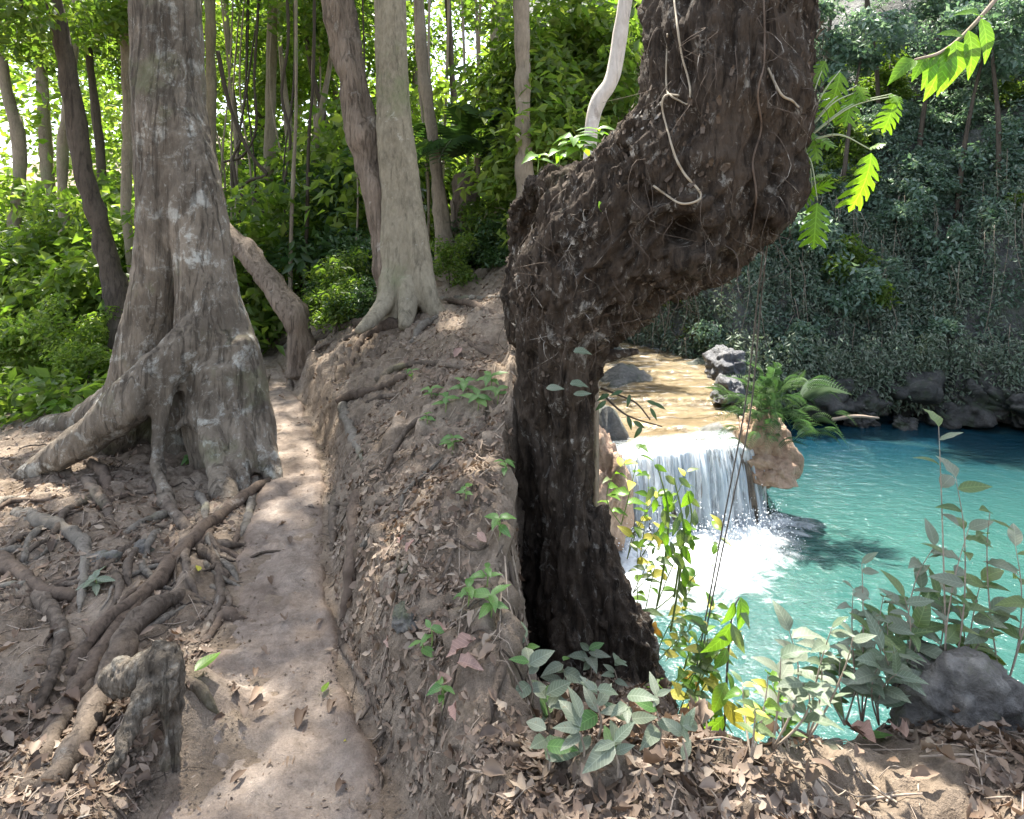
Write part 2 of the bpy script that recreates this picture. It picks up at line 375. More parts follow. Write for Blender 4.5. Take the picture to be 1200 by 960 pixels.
gy = np.concatenate([np.linspace(-8, 1.15, 14), steps(1.2, 4.6, .0135), steps(4.62, 8, .03), np.geomspace(8.05, 90, 125)])
GX, GY = np.meshgrid(gx, gy)
GZ = Hgt(GX.ravel(), GY.ravel())
def grid_faces(nr, nc):
    i = np.arange(nr-1)[:, None]*nc; j = np.arange(nc-1)[None]
    return np.stack([i+j, i+j+1, i+nc+j+1, i+nc+j], -1).reshape(-1, 4)
gfc = grid_faces(len(gy), len(gx)); GV = np.column_stack([GX.ravel(), GY.ravel(), GZ])
_Z = GZ.reshape(GX.shape); zx = np.gradient(_Z, gx, axis=1).ravel(); zy = np.gradient(_Z, gy, axis=0).ravel()
nn_ = np.column_stack([-zx, -zy, np.ones(len(zx))]); nn_ /= np.linalg.norm(nn_, axis=1)[:, None]
uu = GV[:, 0]-trail_c(GV[:, 1])-trail_w(GV[:, 1]); mk = ss(.0, .08, uu)*ss(1.3, .6, uu)*ss(9, 6, GV[:, 1])*(GV[:, 1] > .9)
GV = GV+nn_*(mk*((np.abs(fbm(GV*11+3, 3))-.5)*.05+fbm(GV*38, 2)*.008))[:, None]
gob = struct('ground', GV, gfc, M['ground'])
gob.data.materials.append(M['rock_cliff'])
cX, cY = GX.ravel()[gfc[:, 0]], GY.ravel()[gfc[:, 0]]
gob.data.polygons.foreach_set('material_index', ((cX > .9) & (cY > 6)).astype(np.int32))

# the trail, a worn sheet a few millimetres proud of the soil
ty = np.concatenate([steps(.7, 4.5, .02), np.geomspace(4.52, 13, 70)]); nw = 41
tu = np.linspace(-1.12, 1.12, nw)
TX = trail_c(ty)[:, None]+tu[None]*trail_w(ty)[:, None]; TY = np.repeat(ty[:, None], nw, 1)
edge = .028*vnoise(np.stack([TY.ravel()*5, tu[None].repeat(len(ty), 0).ravel()*2, TX.ravel()*0], -1)).reshape(TX.shape)
tz = Hgt(TX.ravel(), TY.ravel(), False).reshape(TX.shape)
s3 = np.stack([TX.ravel(), TY.ravel(), TX.ravel()*0], -1)
tz = tz+.012+(fbm(s3*3, 3)*.018+fbm(s3*9, 3)*.010+fbm(s3*32, 2)*.006).reshape(TX.shape)-(.06*ss(.82, 1.12, np.abs(tu)))[None]+edge*ss(.6, 1, np.abs(tu))[None]
struct('dirt_trail', np.column_stack([TX.ravel(), TY.ravel(), tz.ravel()]), grid_faces(len(ty), nw), M['trail'], attr={'rnd': np.abs(np.repeat(tu[None], len(ty), 0)).ravel()})
def gz(x, y): return float(Hgt(np.array([x]), np.array([y]))[0])
def on_ground(px, py, dmin=.9, dmax=40):
    """where the line of sight through a photo pixel meets the land"""
    d = np.geomspace(dmin, dmax, 1500)
    X = (px-HX)/F*d; Z = EYE+(HY-py)/F*d; h = Hgt(X, d)
    k = np.argmax(Z < h)
    return np.array((X[k], d[k], h[k]))

# ---------------------------------------------------------------- water
def watermat():
    b = NB('pool_water'); v = b.co(kind='World')
    n1 = b.noise(v, .16, 3, .5); q = b.n('SeparateXYZ'); b.l(v, q.inputs[0])
    sed = b.noise(v, .5, 5, .6, .8)
    col = b.ramp(n1, [(.3, (.016, .064, .058)), (.5, (.024, .082, .071)), (.7, (.034, .098, .083))])
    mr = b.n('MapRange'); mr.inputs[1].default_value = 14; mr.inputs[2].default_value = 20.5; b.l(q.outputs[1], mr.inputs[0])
    col = b.mix(mr.outputs[0], col, (.004, .026, .04))          # shade and reflection of the far overhang, put into the water colour
    col = b.mix(b.ramp(sed, [(.55, (0, 0, 0)), (.75, (.3, .3, .3))]), col, (.06, .12, .093))
    wv = b.noise(b.co((1, 1.6, 1), 'World'), 2.4, 6, .6, .3); w2 = b.noise(v, 11, 4, .6)
    h = b.math('ADD', wv, b.math('MULTIPLY', w2, .25))
    m = b.done(col, .09, b.bump(h, .6, .16), .5)
    return m
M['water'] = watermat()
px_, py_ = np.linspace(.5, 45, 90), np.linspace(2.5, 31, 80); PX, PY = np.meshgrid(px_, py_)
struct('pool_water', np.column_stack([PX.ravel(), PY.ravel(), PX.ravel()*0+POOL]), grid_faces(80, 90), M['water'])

# upper stream: stepped travertine bed with a thin sheet of water running over it
def lipY(X): return np.interp(X, [1, 2, 3.4, 4.6, 5.7, 8], [14.3, 14.6, 14.9, 15.2, 15.6, 16.4])
sx, sy = np.linspace(.8, 9.2, 150), np.linspace(0, 1, 170); SX, SV = np.meshgrid(sx, sy)
SY = lipY(SX)+SV*(31-lipY(SX))
xr = np.interp(SY, [15, 16.5, 20, 28, 34], [5.35, 5.75, 6.3, 8.5, 9.4]); sp = np.stack([SX.ravel(), SY.ravel(), SX.ravel()*0], -1)
led = (fbm(sp*np.array([.5, 1.3, 1]), 3)*.5+(SY.ravel()-15)*.14)
stepz = (np.floor(led*2.2)+ss(.75, 1, led*2.2 % 1))/2.2*.16
SZ = LIPZ-.36+stepz+fbm(sp*2.2, 4)*.035-4.2*ss(0, .7, (SX-xr).ravel())
SZ = np.where(SV.ravel() < .004, -5.6, SZ)
struct('stream_bed', np.column_stack([SX.ravel(), SY.ravel(), SZ]), grid_faces(170, 150), M['stream'])
b = NB('stream_water'); v = b.co((1., .45, 1), 'World')
nz = b.noise(v, 5, 6, .65, .6); fo = b.noise(b.co((.5, 1.8, 1), 'World'), 2.6, 8, .7, .7)
tr = b.n('BsdfTransparent', Color=(.97, .99, .95, 1)); gl = b.n('BsdfGlossy', Roughness=.12); fr = b.n('Fresnel', IOR=1.33)
bn = b.bump(nz, .6, .06); b.l(bn, gl.inputs['Normal']); b.l(bn, fr.inputs['Normal'])
m1 = b.n('MixShader'); b.l(fr.outputs[0], m1.inputs[0]); b.l(tr.outputs[0], m1.inputs[1]); b.l(gl.outputs[0], m1.inputs[2])
df = b.n('BsdfDiffuse', Color=(.72, .73, .72, 1)); m2 = b.n('MixShader')
b.l(b.ramp(fo, [(.55, (0, 0, 0)), (.72, (.45, .45, .45))]), m2.inputs[0]); b.l(m1.outputs[0], m2.inputs[1]); b.l(df.outputs[0], m2.inputs[2])
b.l(m2.outputs[0], b.out.inputs[0]); M['stream_water'] = b.m
WZ = np.maximum(SZ+.04, LIPZ-.34+stepz+.03)-3*ss(.15, .8, (SX-xr).ravel())
keep = SV.ravel() > .003
struct('stream_water', np.column_stack([SX.ravel(), SY.ravel()+.02, np.where(keep, WZ, WZ+.35)]), grid_faces(170, 150), M['stream_water'])

# waterfall: rock face, then layered curtains of falling strands
def fallmat(name, lo, hi, col):
    b = NB(name); at = b.n('Attribute', attribute_name='uvw'); mp = b.n('Mapping'); mp.inputs['Scale'].default_value = (60, 2.2, 1); b.l(at.outputs['Vector'], mp.inputs[0])
    n = b.noise(mp.outputs[0], 1., 6, .65, .5)
    mp2 = b.n('Mapping'); mp2.inputs['Scale'].default_value = (9, 1.3, 1); b.l(at.outputs['Vector'], mp2.inputs[0])
    n = b.math('ADD', n, b.math('MULTIPLY', b.math('SUBTRACT', b.noise(mp2.outputs[0], 1., 4, .6, .6), .5), .45))
    b.done(col, .35, b.bump(n, .6, .1), .5)
    tr = b.n('BsdfTransparent'); mx = b.n('MixShader'); tl = b.n('BsdfTranslucent', Color=(.8, .85, .88, 1)); m2 = b.n('MixShader'); m2.inputs[0].default_value = .35
    b.l(b.b.outputs[0], m2.inputs[1]); b.l(tl.outputs[0], m2.inputs[2])
    b.l(b.ramp(n, [(lo-.03, (0, 0, 0)), (hi-.03, (1, 1, 1))]), mx.inputs[0]); b.l(tr.outputs[0], mx.inputs[1]); b.l(m2.outputs[0], mx.inputs[2]); b.l(mx.outputs[0], b.out.inputs[0])
    return b.m
M['fall'] = fallmat('falling_water', .36, .6, (.78, .82, .85)); M['fall2'] = fallmat('falling_water_back', .30, .5, (.62, .70, .76))
M['face'] = rockmat('wet_fall_rock', [(.07, .06, .05), (.16, .13, .10), (.3, .25, .19)], 2.5, .8, None, .3)
def curtain(off, mat, name, seed, nu=300, nv=46):
    U, Vv = np.meshgrid(np.linspace(0, 1, nu), np.linspace(0, 1, nv)); X = 1.3+U*(4.1 if 'rock' in name else 4.4)
    top = WZ.reshape(SX.shape)[2]; z0 = np.interp(X, sx, top)+.03+off*.3
    strand = fbm(np.stack([X.ravel()*9, Vv.ravel()*.8, X.ravel()*0+seed], -1), 3).reshape(X.shape)
    lip = lipY(X)+.1*vnoise(np.stack([X.ravel()*2.4, X.ravel()*0, X.ravel()*0+seed], -1)).reshape(X.shape)
    Z = z0+(POOL-.05-z0)*Vv**1.25
    Y = lip-off-(.55*np.sqrt(Vv)*(1+.4*strand))-.1*strand*ss(.05, .4, Vv)+.18*(1-ss(0, .1, Vv))
    X2 = X+.05*strand*Vv
    me = struct(name, np.column_stack([X2.ravel(), Y.ravel(), Z.ravel()]), grid_faces(nv, nu), mat, attr={'uvw': np.column_stack([U.ravel(), Vv.ravel(), U.ravel()*0+seed])})
    return me
curtain(-.12, M['face'], 'waterfall_rock_face', 1)
curtain(.02, M['fall2'], 'waterfall_water', 2); curtain(.12, M['fall'], 'waterfall_water', 5)
# foam churned up below the fall
FX, FY = np.meshgrid(np.linspace(1.2, 8.6, 240), np.linspace(9, 15.2, 220))
fp = np.stack([FX.ravel(), FY.ravel(), FX.ravel()*0], -1)
front = np.interp(FX, [1.2, 2, 4.3, 5.8, 7.2, 8.6], [10.6, 10.9, 11.7, 13.2, 14.6, 15.2]).ravel(); depth = fp[:, 1]-front
dens = ss(-1.2, 2.2, depth)*ss(8.3, 5.2, fp[:, 0])
fz = POOL+.015+dens*(.05+.14*np.abs(fbm(fp*1.8, 4))+.07*fbm(fp*6, 3))*ss(-.3, 1.5, depth)
b = NB('foam'); v = b.co((1, 1.3, 1), 'World'); n = b.noise(v, 1.5, 9, .72, 1.); at = b.n('Attribute', attribute_name='rnd')
a = b.ramp(b.math('ADD', b.math('MULTIPLY', at.outputs['Fac'], .75), b.math('MULTIPLY', b.math('SUBTRACT', n, .5), 1.3)), [(.22, (0, 0, 0)), (.7, (1, 1, 1))])
b.done((.62, .66, .67), .6, b.bump(b.noise(v, 9, 6, .7), .5, .1), .3)
tr = b.n('BsdfTransparent'); mx = b.n('MixShader'); b.l(a, mx.inputs[0]); b.l(tr.outputs[0], mx.inputs[1]); b.l(b.b.outputs[0], mx.inputs[2]); b.l(mx.outputs[0], b.out.inputs[0])
struct('foam', np.column_stack([fp[:, 0], fp[:, 1], fz]), grid_faces(220, 240), b.m, attr={'rnd': dens}, kind='stuff')
# thrown drops
def blobs(C, r, mat, name, **kw):
    t = np.array([[1, 0, 0], [-1, 0, 0], [0, 1, 0], [0, -1, 0], [0, 0, 1], [0, 0, -1]], float)
    f = np.array([[0, 2, 4], [2, 1, 4], [1, 3, 4], [3, 0, 4], [2, 0, 5], [1, 2, 5], [3, 1, 5], [0, 3, 5]])
    V = (C[:, None]+t[None]*r[:, None, None]).reshape(-1, 3); Fc = (f[None]+np.arange(len(C))[:, None, None]*6).reshape(-1, 3)
    return struct(name, V, Fc, mat, **kw)
M['spray'] = NB('spray').done((.85, .88, .9), .3)
n = 2600; C = np.column_stack([rng.uniform(2.0, 6.0, n), rng.normal(14.1, .55, n), POOL+.02+np.abs(rng.normal(0, .28, n))])
C[:, 1] = np.interp(C[:, 0], [1, 6], [13.5, 14.6])+rng.normal(0, .4, n)
blobs(C, rng.uniform(.006, .022, n), M['spray'], 'spray', kind='stuff')

# ---------------------------------------------------------------- leaves
def leaf_mesh(name, mat, wid=.42, seg=7, fold=.25, droop=.35, curl=0., tip=1.5, wav=0.):
    """one blade along +X, length 1, folded on its midrib"""
    t = np.linspace(0, 1, seg); wv = wid/2*np.sin(np.pi*t**.8)**.85*(1-.25*t**tip)
    wv[0] = .012; wv[-1] = .004
    V, Fc = [], []
    for i in range(seg):
        z = -droop*t[i]**2; x = t[i]-.12*droop*t[i]**2
        k = wav*math.sin(i*2.1)
        V += [(x, wv[i], z+fold*wv[i]+curl*wv[i]**2*6+k*wv[i]), (x, 0, z), (x, -wv[i], z+fold*wv[i]+curl*wv[i]**2*6-k*wv[i])]
    for i in range(seg-1):
        a = i*3; Fc += [(a, a+1, a+4, a+3), (a+1, a+2, a+5, a+4)]
    return mesh(name, V, Fc, mat)
def lobed_mesh(name, mat, pairs=5, wid=.5, droop=.35, fold=.15):
    V, Fc = [], []
    def add(x, y):
        z = -droop*x*x-fold*abs(y)**1.5*1.3+.06*math.sin(x*9+abs(y)*14)*abs(y)*2; V.append((x-.1*droop*x*x, y, z)); return len(V)-1
    xs = np.linspace(.05, .86, pairs+1); dx = xs[1]-xs[0]
    mid = [add(x, 0) for x in xs]
    env = lambda x: wid*.62*math.sin(math.pi*(.17+.70*x))**.8
    for s in (1, -1):
        sin_ = [add(x+.10*env(x), s*env(x)*(.22 if 0 < i < pairs else .12)) for i, x in enumerate(xs)]
        for i in range(pairs):
            L = env((xs[i]+xs[i+1])/2)*(1+.12*math.sin(i*5.3+s)); x0 = (xs[i]+xs[i+1])/2
            q = [add(x0-dx*.36+L*.26, s*L*.5), add(x0-dx*.30+L*.44, s*L*.82), add(x0+dx*.06+L*.62, s*L), add(x0+dx*.30+L*.48, s*L*.82), add(x0+dx*.30+L*.28, s*L*.5)]
            f = [(mid[i], sin_[i], sin_[i+1], mid[i+1]), (sin_[i], q[0], q[4], sin_[i+1]), (q[0], q[1], q[3], q[4]), (q[1], q[2], q[3])]
            Fc += [t if s < 0 else t[::-1] for t in f]
        e = [add(.93, s*.07), add(1., 0)]
        f = (mid[-1], sin_[-1], e[0], e[1]); Fc.append(f if s < 0 else f[::-1])
    return mesh(name, V, Fc, mat)
LM = {}
for k, wd, dr in (('bright', .5, .5), ('plant', .5, .35), ('grey', .46, .3), ('mid', .42, .4), ('dark', .38, .45), ('yellow', .5, .4), ('orange', .5, .5)):
    LM[k] = [leaf_mesh(k+'_leaf', M['leaf_'+k], wd+d, 8, f, dr+e, 0, 1.5, w_) for d, f, e, w_ in ((0, .25, 0, 0), (.08, .4, .15, .2), (-.07, .15, -.15, .1))]
LM['dead'] = [leaf_mesh('dead_leaf', M['dead'], wd, 8, f, dr, c, 1.3, w_) for wd, f, dr, c, w_ in ((.5, .5, -.15, .5, .3), (.42, .9, .2, .3, .5), (.6, .3, -.35, .9, .35), (.36, .2, .1, .6, .2))]
LM['pink'] = [leaf_mesh('pink_dead_leaf', M['dead_pink'], wd, 9, f, dr, c, 1.3, w_) for wd, f, dr, c, w_ in ((.52, .4, -.1, .5, .3), (.46, .7, .2, .3, .5))]
LM['lobed'] = [lobed_mesh('lobed_leaf', M['leaf_lobed'], p, w_, d_, f_) for p, w_, d_, f_ in ((5, .5, .3, .2), (5, .46, .55, .35), (4, .55, .15, .1))]

def orient(d, nrm, roll=0):
    x = Vector(d).normalized(); z = Vector(nrm); z = z-x*z.dot(x)
    if z.length < 1e-4: z = Vector((0, 1, 0)).cross(x)
    z.normalize(); y = z.cross(x)
    m = Matrix((x, y, z)).transposed()
    return (Matrix.Rotation(roll, 3, x) @ m)
def put_leaf(parent, kind, pos, d, nrm, size, name='leaf', var=None, wide=1., **kw):
    me = LM[kind][var if var is not None else random.randrange(len(LM[kind]))]
    o = bpy.data.objects.new(name, me); COL.objects.link(o)
    base = Vector((0, 0, 0))
    if parent:
        o.parent = parent; base = Vector(parent.location)
        if parent.parent: base = base+Vector(parent.parent.location)
    m3 = orient(d, nrm, random.uniform(-.2, .2)) @ Matrix.Diagonal((size, size*wide, size))
    m = m3.to_4x4(); m.translation = Vector([float(c) for c in pos])-base
    o.matrix_basis = m
    for k, v in kw.items(): o[k] = v
    return o
def rand_unit(): 
    v = Vector((random.gauss(0, 1), random.gauss(0, 1), random.gauss(0, 1))); return v.normalized()

def leaf_cloud(C, size, up=.5, asp=.45, droop=.0, seed=0, D=None):
    """N folded rhombic leaves -> V, F, rnd"""
    r = np.random.default_rng(seed); N = len(C)
    d = r.normal(size=(N, 3)) if D is None else D+r.normal(size=(N, 3))*.35
    d[:, 2] = d[:, 2]*.6-droop; d /= np.linalg.norm(d, axis=1)[:, None]
    nn = r.normal(size=(N, 3))+np.array([0, 0, up*2.2]); nn -= d*(nn*d).sum(1)[:, None]; nn /= np.linalg.norm(nn, axis=1)[:, None]
    s = np.cross(nn, d); L = (size*r.uniform(.6, 1.35, N))[:, None]
    a = C; t = C+d*L-nn*L*.18; m = C+d*L*.45; w_ = s*L*asp*.5; up_ = nn*L*.07
    V = np.stack([a, m+w_+up_, t, m-w_+up_], 1).reshape(-1, 3)
    k = np.arange(N)[:, None]*4
    Fc = np.concatenate([k+np.array([[0, 3, 2]]), k+np.array([[0, 2, 1]])])
    return V, Fc, np.repeat(r.random(N), 4)
def clumps(cs, rad, per, seed, flat=.7):
    r = np.random.default_rng(seed); out = []
    for c, q in zip(cs, rad):
        g = r.normal(size=(per, 3)); g /= np.linalg.norm(g, axis=1)[:, None]; g *= (r.random(per)**.45)[:, None]*q
        g[:, 2] *= flat; out.append(np.asarray(c)+g)
    return np.vstack(out)
def crown_mesh(name, seed, ext, ncl, per, leaf, mat, shell=.35, up=.5, asp=.45, droop=.2, cr=.33):
    r = np.random.default_rng(seed); d = r.normal(size=(ncl, 3)); d /= np.linalg.norm(d, axis=1)[:, None]
    cs = d*(shell+(1-shell)*r.random(ncl)**.6)[:, None]*np.array(ext)
    C = clumps(cs, r.uniform(.6, 1.3, ncl)*cr*min(ext), per, seed+1)
    V, Fc, rn = leaf_cloud(C, leaf, up, asp, droop, seed+2)
    return mesh(name, V, Fc, mat, False, {'rnd': rn}), cs

# ---------------------------------------------------------------- big buttressed tree by the trail
bt = thing('buttress_tree', 'massive mottled grey tree with fluted buttress roots beside the dirt trail', 'tree', (-2.3, 4.75, 0))
pieces = [px_tube(L, n=20, m=40) for L in (
    [(178, -420, 4.95, 34), (190, -100, 4.9, 38), (196, 60, 4.85, 39), (203, 160, 4.8, 41), (208, 240, 4.8, 43), (214, 300, 4.86, 40), (216, 360, 4.95, 36), (216, 420, 5.0, 38), (218, 560, 5.05, 50)],
    [(198, -60, 4.88, 8), (196, 60, 4.82, 20), (193, 150, 4.76, 28), (193, 230, 4.72, 32), (190, 300, 4.72, 32), (182, 370, 4.75, 33), (170, 430, 4.8, 36), (152, 490, 4.85, 32), (130, 540, 4.9, 26)],
    [(200, -60, 4.88, 8), (206, 60, 4.82, 18), (216, 150, 4.74, 27), (232, 250, 4.68, 33), (242, 320, 4.62, 34), (250, 390, 4.6, 41), (256, 440, 4.6, 46), (264, 500, 4.6, 44), (272, 570, 4.6, 38)],
    [(240, 370, 4.5, 22), (222, 398, 4.42, 24), (195, 432, 4.36, 28), (160, 466, 4.33, 29), (125, 496, 4.33, 26), (92, 520, 4.35, 22), (45, 548, 4.4, 17), (0, 580, 4.4, 12)],
    [(276, 400, 4.5, 22), (290, 460, 4.5, 24), (304, 510, 4.42, 20), (318, 556, 4.3, 13), (328, 590, 4.2, 8)],
    [(262, 430, 4.4, 20), (272, 490, 4.35, 18), (282, 540, 4.25, 16), (288, 590, 4.1, 10)],
    [(246, 430, 4.4, 18), (248, 490, 4.3, 17), (256, 545, 4.15, 14), (268, 600, 3.9, 9)],
    [(228, 400, 4.42, 13), (223, 440, 4.4, 9), (226, 480, 4.36, 10), (236, 498, 4.33, 9), (256, 506, 4.3, 8)],
    [(226, 482, 4.37, 8), (208, 500, 4.35, 6), (196, 508, 4.33, 4)],
    [(196, 440, 4.3, 16), (188, 490, 4.27, 11), (184, 530, 4.2, 9), (188, 568, 4.05, 9), (198, 604, 3.85, 6)],
    [(160, 440, 4.95, 20), (120, 480, 5.2, 18), (60, 500, 5.5, 12), (10, 505, 5.8, 8)])]
V, N, Fq = weld(pieces, .017, 5)
V = V+N*(fbm(V*np.array([5, 5, 1.6]), 4)*.022+fbm(V*np.array([26, 26, 9]), 3)*.007)[:, None]
part('trunk', V, Fq, M['bark_big'], bt)
def root(parent, L, mat='root', n=8, m=30, amp=.3, name='root', **kw):
    V, Fc = px_tube(L, n=n, m=m, amp=amp, freq=9, seed=random.random()*9, **kw); return part(name, V, Fc, M[mat], parent)
def groot(parent, L, mat='root', lift=.3, **kw):     # pixels traced on the ground; radius in pixels
    A, r = [], []
    for x, y, rp in L:
        p = on_ground(x, y); rr = rp/F*p[1]*.95; p = p+np.array([0, 0, rr*lift]); A.append(p); r.append(rr)
    A[0] = A[0]-np.array([0, 0, r[0]*.9]); A[-1] = A[-1]-np.array([0, 0, r[-1]*1.2]); r[-1] *= .6
    V, Fc = tube(A, r, n=kw.pop('n', 12), m=kw.pop('m', 60), amp=kw.pop('amp', .42), freq=16, seed=random.random()*9)
    return part(kw.pop('name', 'root'), V, Fc, M[mat], parent)
def fine_roots(parent, n, pxr, dr, cond, seed, heading, label=None):
    r = np.random.default_rng(seed); tb = []
    while len(tb) < n:
        d = math.exp(r.uniform(math.log(dr[0]), math.log(dr[1]))); X = (r.uniform(*pxr)-HX)/F*d
        if not cond(X, d): continue
        a = heading(X, d)+r.normal(0, 1.3); L = r.uniform(.15, .6); m = 9; rr = .002+.008*r.random()**2.5; pts = []; x, y = X, d
        for k in range(m):
            pts.append((x, y)); a += r.normal(0, .32); x += math.cos(a)*L/m; y += math.sin(a)*L/m
        q = np.array(pts); z = Hgt(q[:, 0], q[:, 1])+rr*.4+r.normal(0, .004, m); z[0] -= rr*2; z[-1] -= rr*2
        tb.append(tube(np.column_stack([q, z]), np.linspace(rr, rr*.5, m), n=5, m=16, amp=.3, freq=20))
    V, Fc = merge(tb); return part('fine_roots', V, Fc, M['root'], parent, kind='stuff')
BR = [[(185, 560, 7), (200, 600, 7), (215, 618, 7), (240, 634, 6), (252, 660, 5), (258, 700, 5), (245, 735, 5), (222, 770, 4)],
      [(200, 600, 5), (172, 612, 5), (150, 625, 4), (120, 640, 4)],
      [(262, 598, 6), (240, 618, 6), (222, 630, 5), (205, 650, 4)],
      [(252, 640, 4), (275, 652, 4), (290, 662, 2)], [(238, 632, 4), (262, 640, 4), (285, 640, 3), (300, 635, 2)],
      [(253, 655, 4), (270, 668, 4), (280, 682, 3)], [(262, 690, 4), (270, 708, 4), (262, 716, 3), (255, 700, 3)],
      [(226, 772, 4), (250, 742, 5), (262, 724, 7), (276, 727, 7), (293, 726, 5)],
      [(215, 625, 7), (216, 650, 6), (222, 680, 4), (232, 700, 3)],
      [(300, 560, 4), (294, 590, 5), (288, 620, 5), (275, 632, 4)],
      [(160, 640, 5), (150, 668, 5), (152, 690, 4)], [(128, 590, 6), (122, 560, 6), (108, 545, 5), (96, 530, 5)],
      [(100, 560, 7), (112, 580, 6), (126, 600, 5), (135, 622, 4)],
      [(20, 600, 9), (60, 620, 9), (96, 640, 8), (98, 680, 6), (92, 720, 5)],
      [(128, 660, 5), (140, 690, 5), (130, 720, 4), (124, 750, 4)],
      [(200, 668, 6), (180, 690, 8), (172, 700, 6)], [(150, 700, 4), (190, 700, 4), (225, 695, 3)],
      [(160, 745, 4), (200, 722, 4), (240, 700, 3)], [(40, 690, 8), (70, 740, 8), (60, 800, 7), (20, 860, 6)],
      [(-60, 640, 10), (0, 660, 9), (40, 690, 8), (80, 700, 6), (110, 690, 4)],
      [(215, 740, 4), (240, 722, 4), (256, 690, 3)], [(240, 660, 3), (256, 678, 3), (285, 688, 2)]]
for k, L in enumerate(BR): groot(bt, L, ('root', 'root_grey', 'root', 'root_dark')[k % 4], .4)
fine_roots(bt, 190, (-120, 300), (1.5, 5), lambda X, d: X < trail_c(d)-trail_w(d)*1.05, 51, lambda X, d: math.atan2(d-4.7, X+2.3))
groot(bt, [(60, 860, 13), (96, 812, 12), (140, 745, 11), (180, 695, 10), (225, 640, 8), (262, 607, 7), (300, 578, 6), (322, 556, 5)], 'root_dark', .9, n=12, m=60)
groot(bt, [(60, 920, 16), (105, 850, 15), (130, 800, 15), (152, 752, 14), (180, 722, 13), (215, 692, 9)], 'root', .6, n=12, m=50)
groot(bt, [(80, 790, 9), (120, 740, 9), (160, 705, 8), (190, 670, 6)], 'root_dark', .6)
groot(bt, [(30, 930, 12), (70, 850, 11), (100, 815, 9), (120, 790, 8)], 'root', .5)
groot(bt, [(212, 795, 7), (232, 812, 8), (246, 830, 6), (256, 838, 4)], 'root', .5)
groot(bt, [(318, 480, 2), (317, 500, 3), (320, 530, 3), (316, 560, 3)], 'root', .3); groot(bt, [(316, 440, 2), (310, 460, 2), (318, 482, 2)], 'root', .3)

random.seed(77)
for k in range(26):                                   # more surface roots tangled on the slope below the tree
    x, y = random.uniform(20, 290), random.uniform(575, 690); a = math.atan2(y-520, (x-235)*.9)+random.gauss(0, .35); L = []; r0 = random.uniform(2.5, 6)
    for q in range(7):
        lim = np.interp(y, [550, 700, 880], [300, 258, 205])
        L.append((min(x, lim), y, r0*(1-.1*q))); a += random.gauss(0, .4); x += math.cos(a)*20; y += abs(math.sin(a))*15
    groot(bt, L, ('root', 'root_grey', 'root_dark')[k % 3], .5, n=9, m=40)
# knuckled old root stump at the trail's edge
p0 = on_ground(185, 868)
rs = thing('root_stump', 'knobbly pale grey root stump arching out of the ground at the trail edge', 'stump', p0)
d0 = 2.0
V, N, Fq = weld([px_tube(L, n=14, m=24) for L in (
    [(140, 790, 2.18, 20), (160, 788, 2.1, 19), (180, 785, 2.02, 20), (192, 778, 1.98, 19)],
    [(184, 768, 1.98, 14), (192, 772, 1.97, 20), (197, 795, 1.97, 19), (201, 830, 1.96, 12), (204, 870, 1.95, 9), (206, 920, 1.95, 8)],
    [(190, 800, 2.05, 14), (184, 840, 2.08, 8), (180, 900, 2.08, 8)],
    [(186, 800, 1.94, 17), (170, 822, 1.9, 13), (155, 850, 1.86, 11), (140, 885, 1.8, 9), (130, 910, 1.78, 8)],
    [(172, 790, 1.98, 9), (168, 805, 1.95, 6), (166, 818, 1.95, 4)],
    [(196, 800, 1.93, 10), (193, 840, 1.91, 6), (196, 900, 1.9, 6)])], .006, 3)
V = V+N*(fbm(V*14, 4)*.016+fbm(V*np.array([60, 60, 25]), 3)*.006)[:, None]
part('trunk', V, Fq, M['stump'], rs)

# crowns overhead
def limb(parent, a, b_, r, mat, name='branch'):
    a, b_ = np.array(a), np.array(b_); mid = (a+b_)/2+np.array([random.uniform(-.2, .2), random.uniform(-.2, .2), .25])
    V, Fc = tube([a, mid, b_], [r, r*.7, r*.2], n=7, m=10, amp=.15); return part(name, V, Fc, M[mat], parent)
def add_crown(parent, c, ext, ncl, per, leaf, mat, seed, top=None, tmat='bark_thin', tr=.1, **kw):
    me, cs = crown_mesh('crown', seed, ext, ncl, per, leaf, M[mat], **kw)
    o = link('crown', me, parent, Vector(c)-Vector(parent.location))
    if top is not None:
        for q in cs[::max(1, len(cs)//7)]: limb(parent, top, np.array(c)+q, tr, tmat)
    return o
top = P(178, -400, 4.95)
add_crown(bt, (-3.0, 4.6, 6.9), (2.6, 3.0, 1.9), 24, 200, .15, 'leaf_bg', 11, top, 'bark_big', .11)

# ---------------------------------------------------------------- twin-trunked tree on the bank
tw = thing('twin_trunk_tree', 'smooth grey-tan tree with two joined trunks and spreading roots on the bank', 'tree', on_ground(470, 372))
D = 6.3
V, N, Fq = weld([px_tube(L, n=20, m=30) for L in (
    [(452, -420, D, 15), (456, -60, D, 18), (459, 80, D, 19), (463, 180, D, 20), (467, 260, D, 21), (468, 320, D, 24), (466, 365, D, 27), (464, 400, D, 27)],
    [(470, 60, D, 5), (474, 150, D-.03, 9), (482, 225, D-.06, 12), (490, 290, D-.1, 13), (496, 330, D-.12, 15), (506, 360, D-.15, 13), (530, 385, D-.2, 8)],
    [(458, 320, D-.1, 12), (452, 352, D-.2, 11), (438, 372, D-.4, 9), (420, 388, D-.7, 6)],
    [(476, 330, D-.15, 11), (478, 360, D-.25, 11), (474, 385, D-.4, 8)])], .016, 5)
V = V+N*(fbm(V*np.array([5, 5, 2]), 4)*.012+fbm(V*22, 3)*.003)[:, None]
part('trunk', V, Fq, M['bark_twin'], tw)
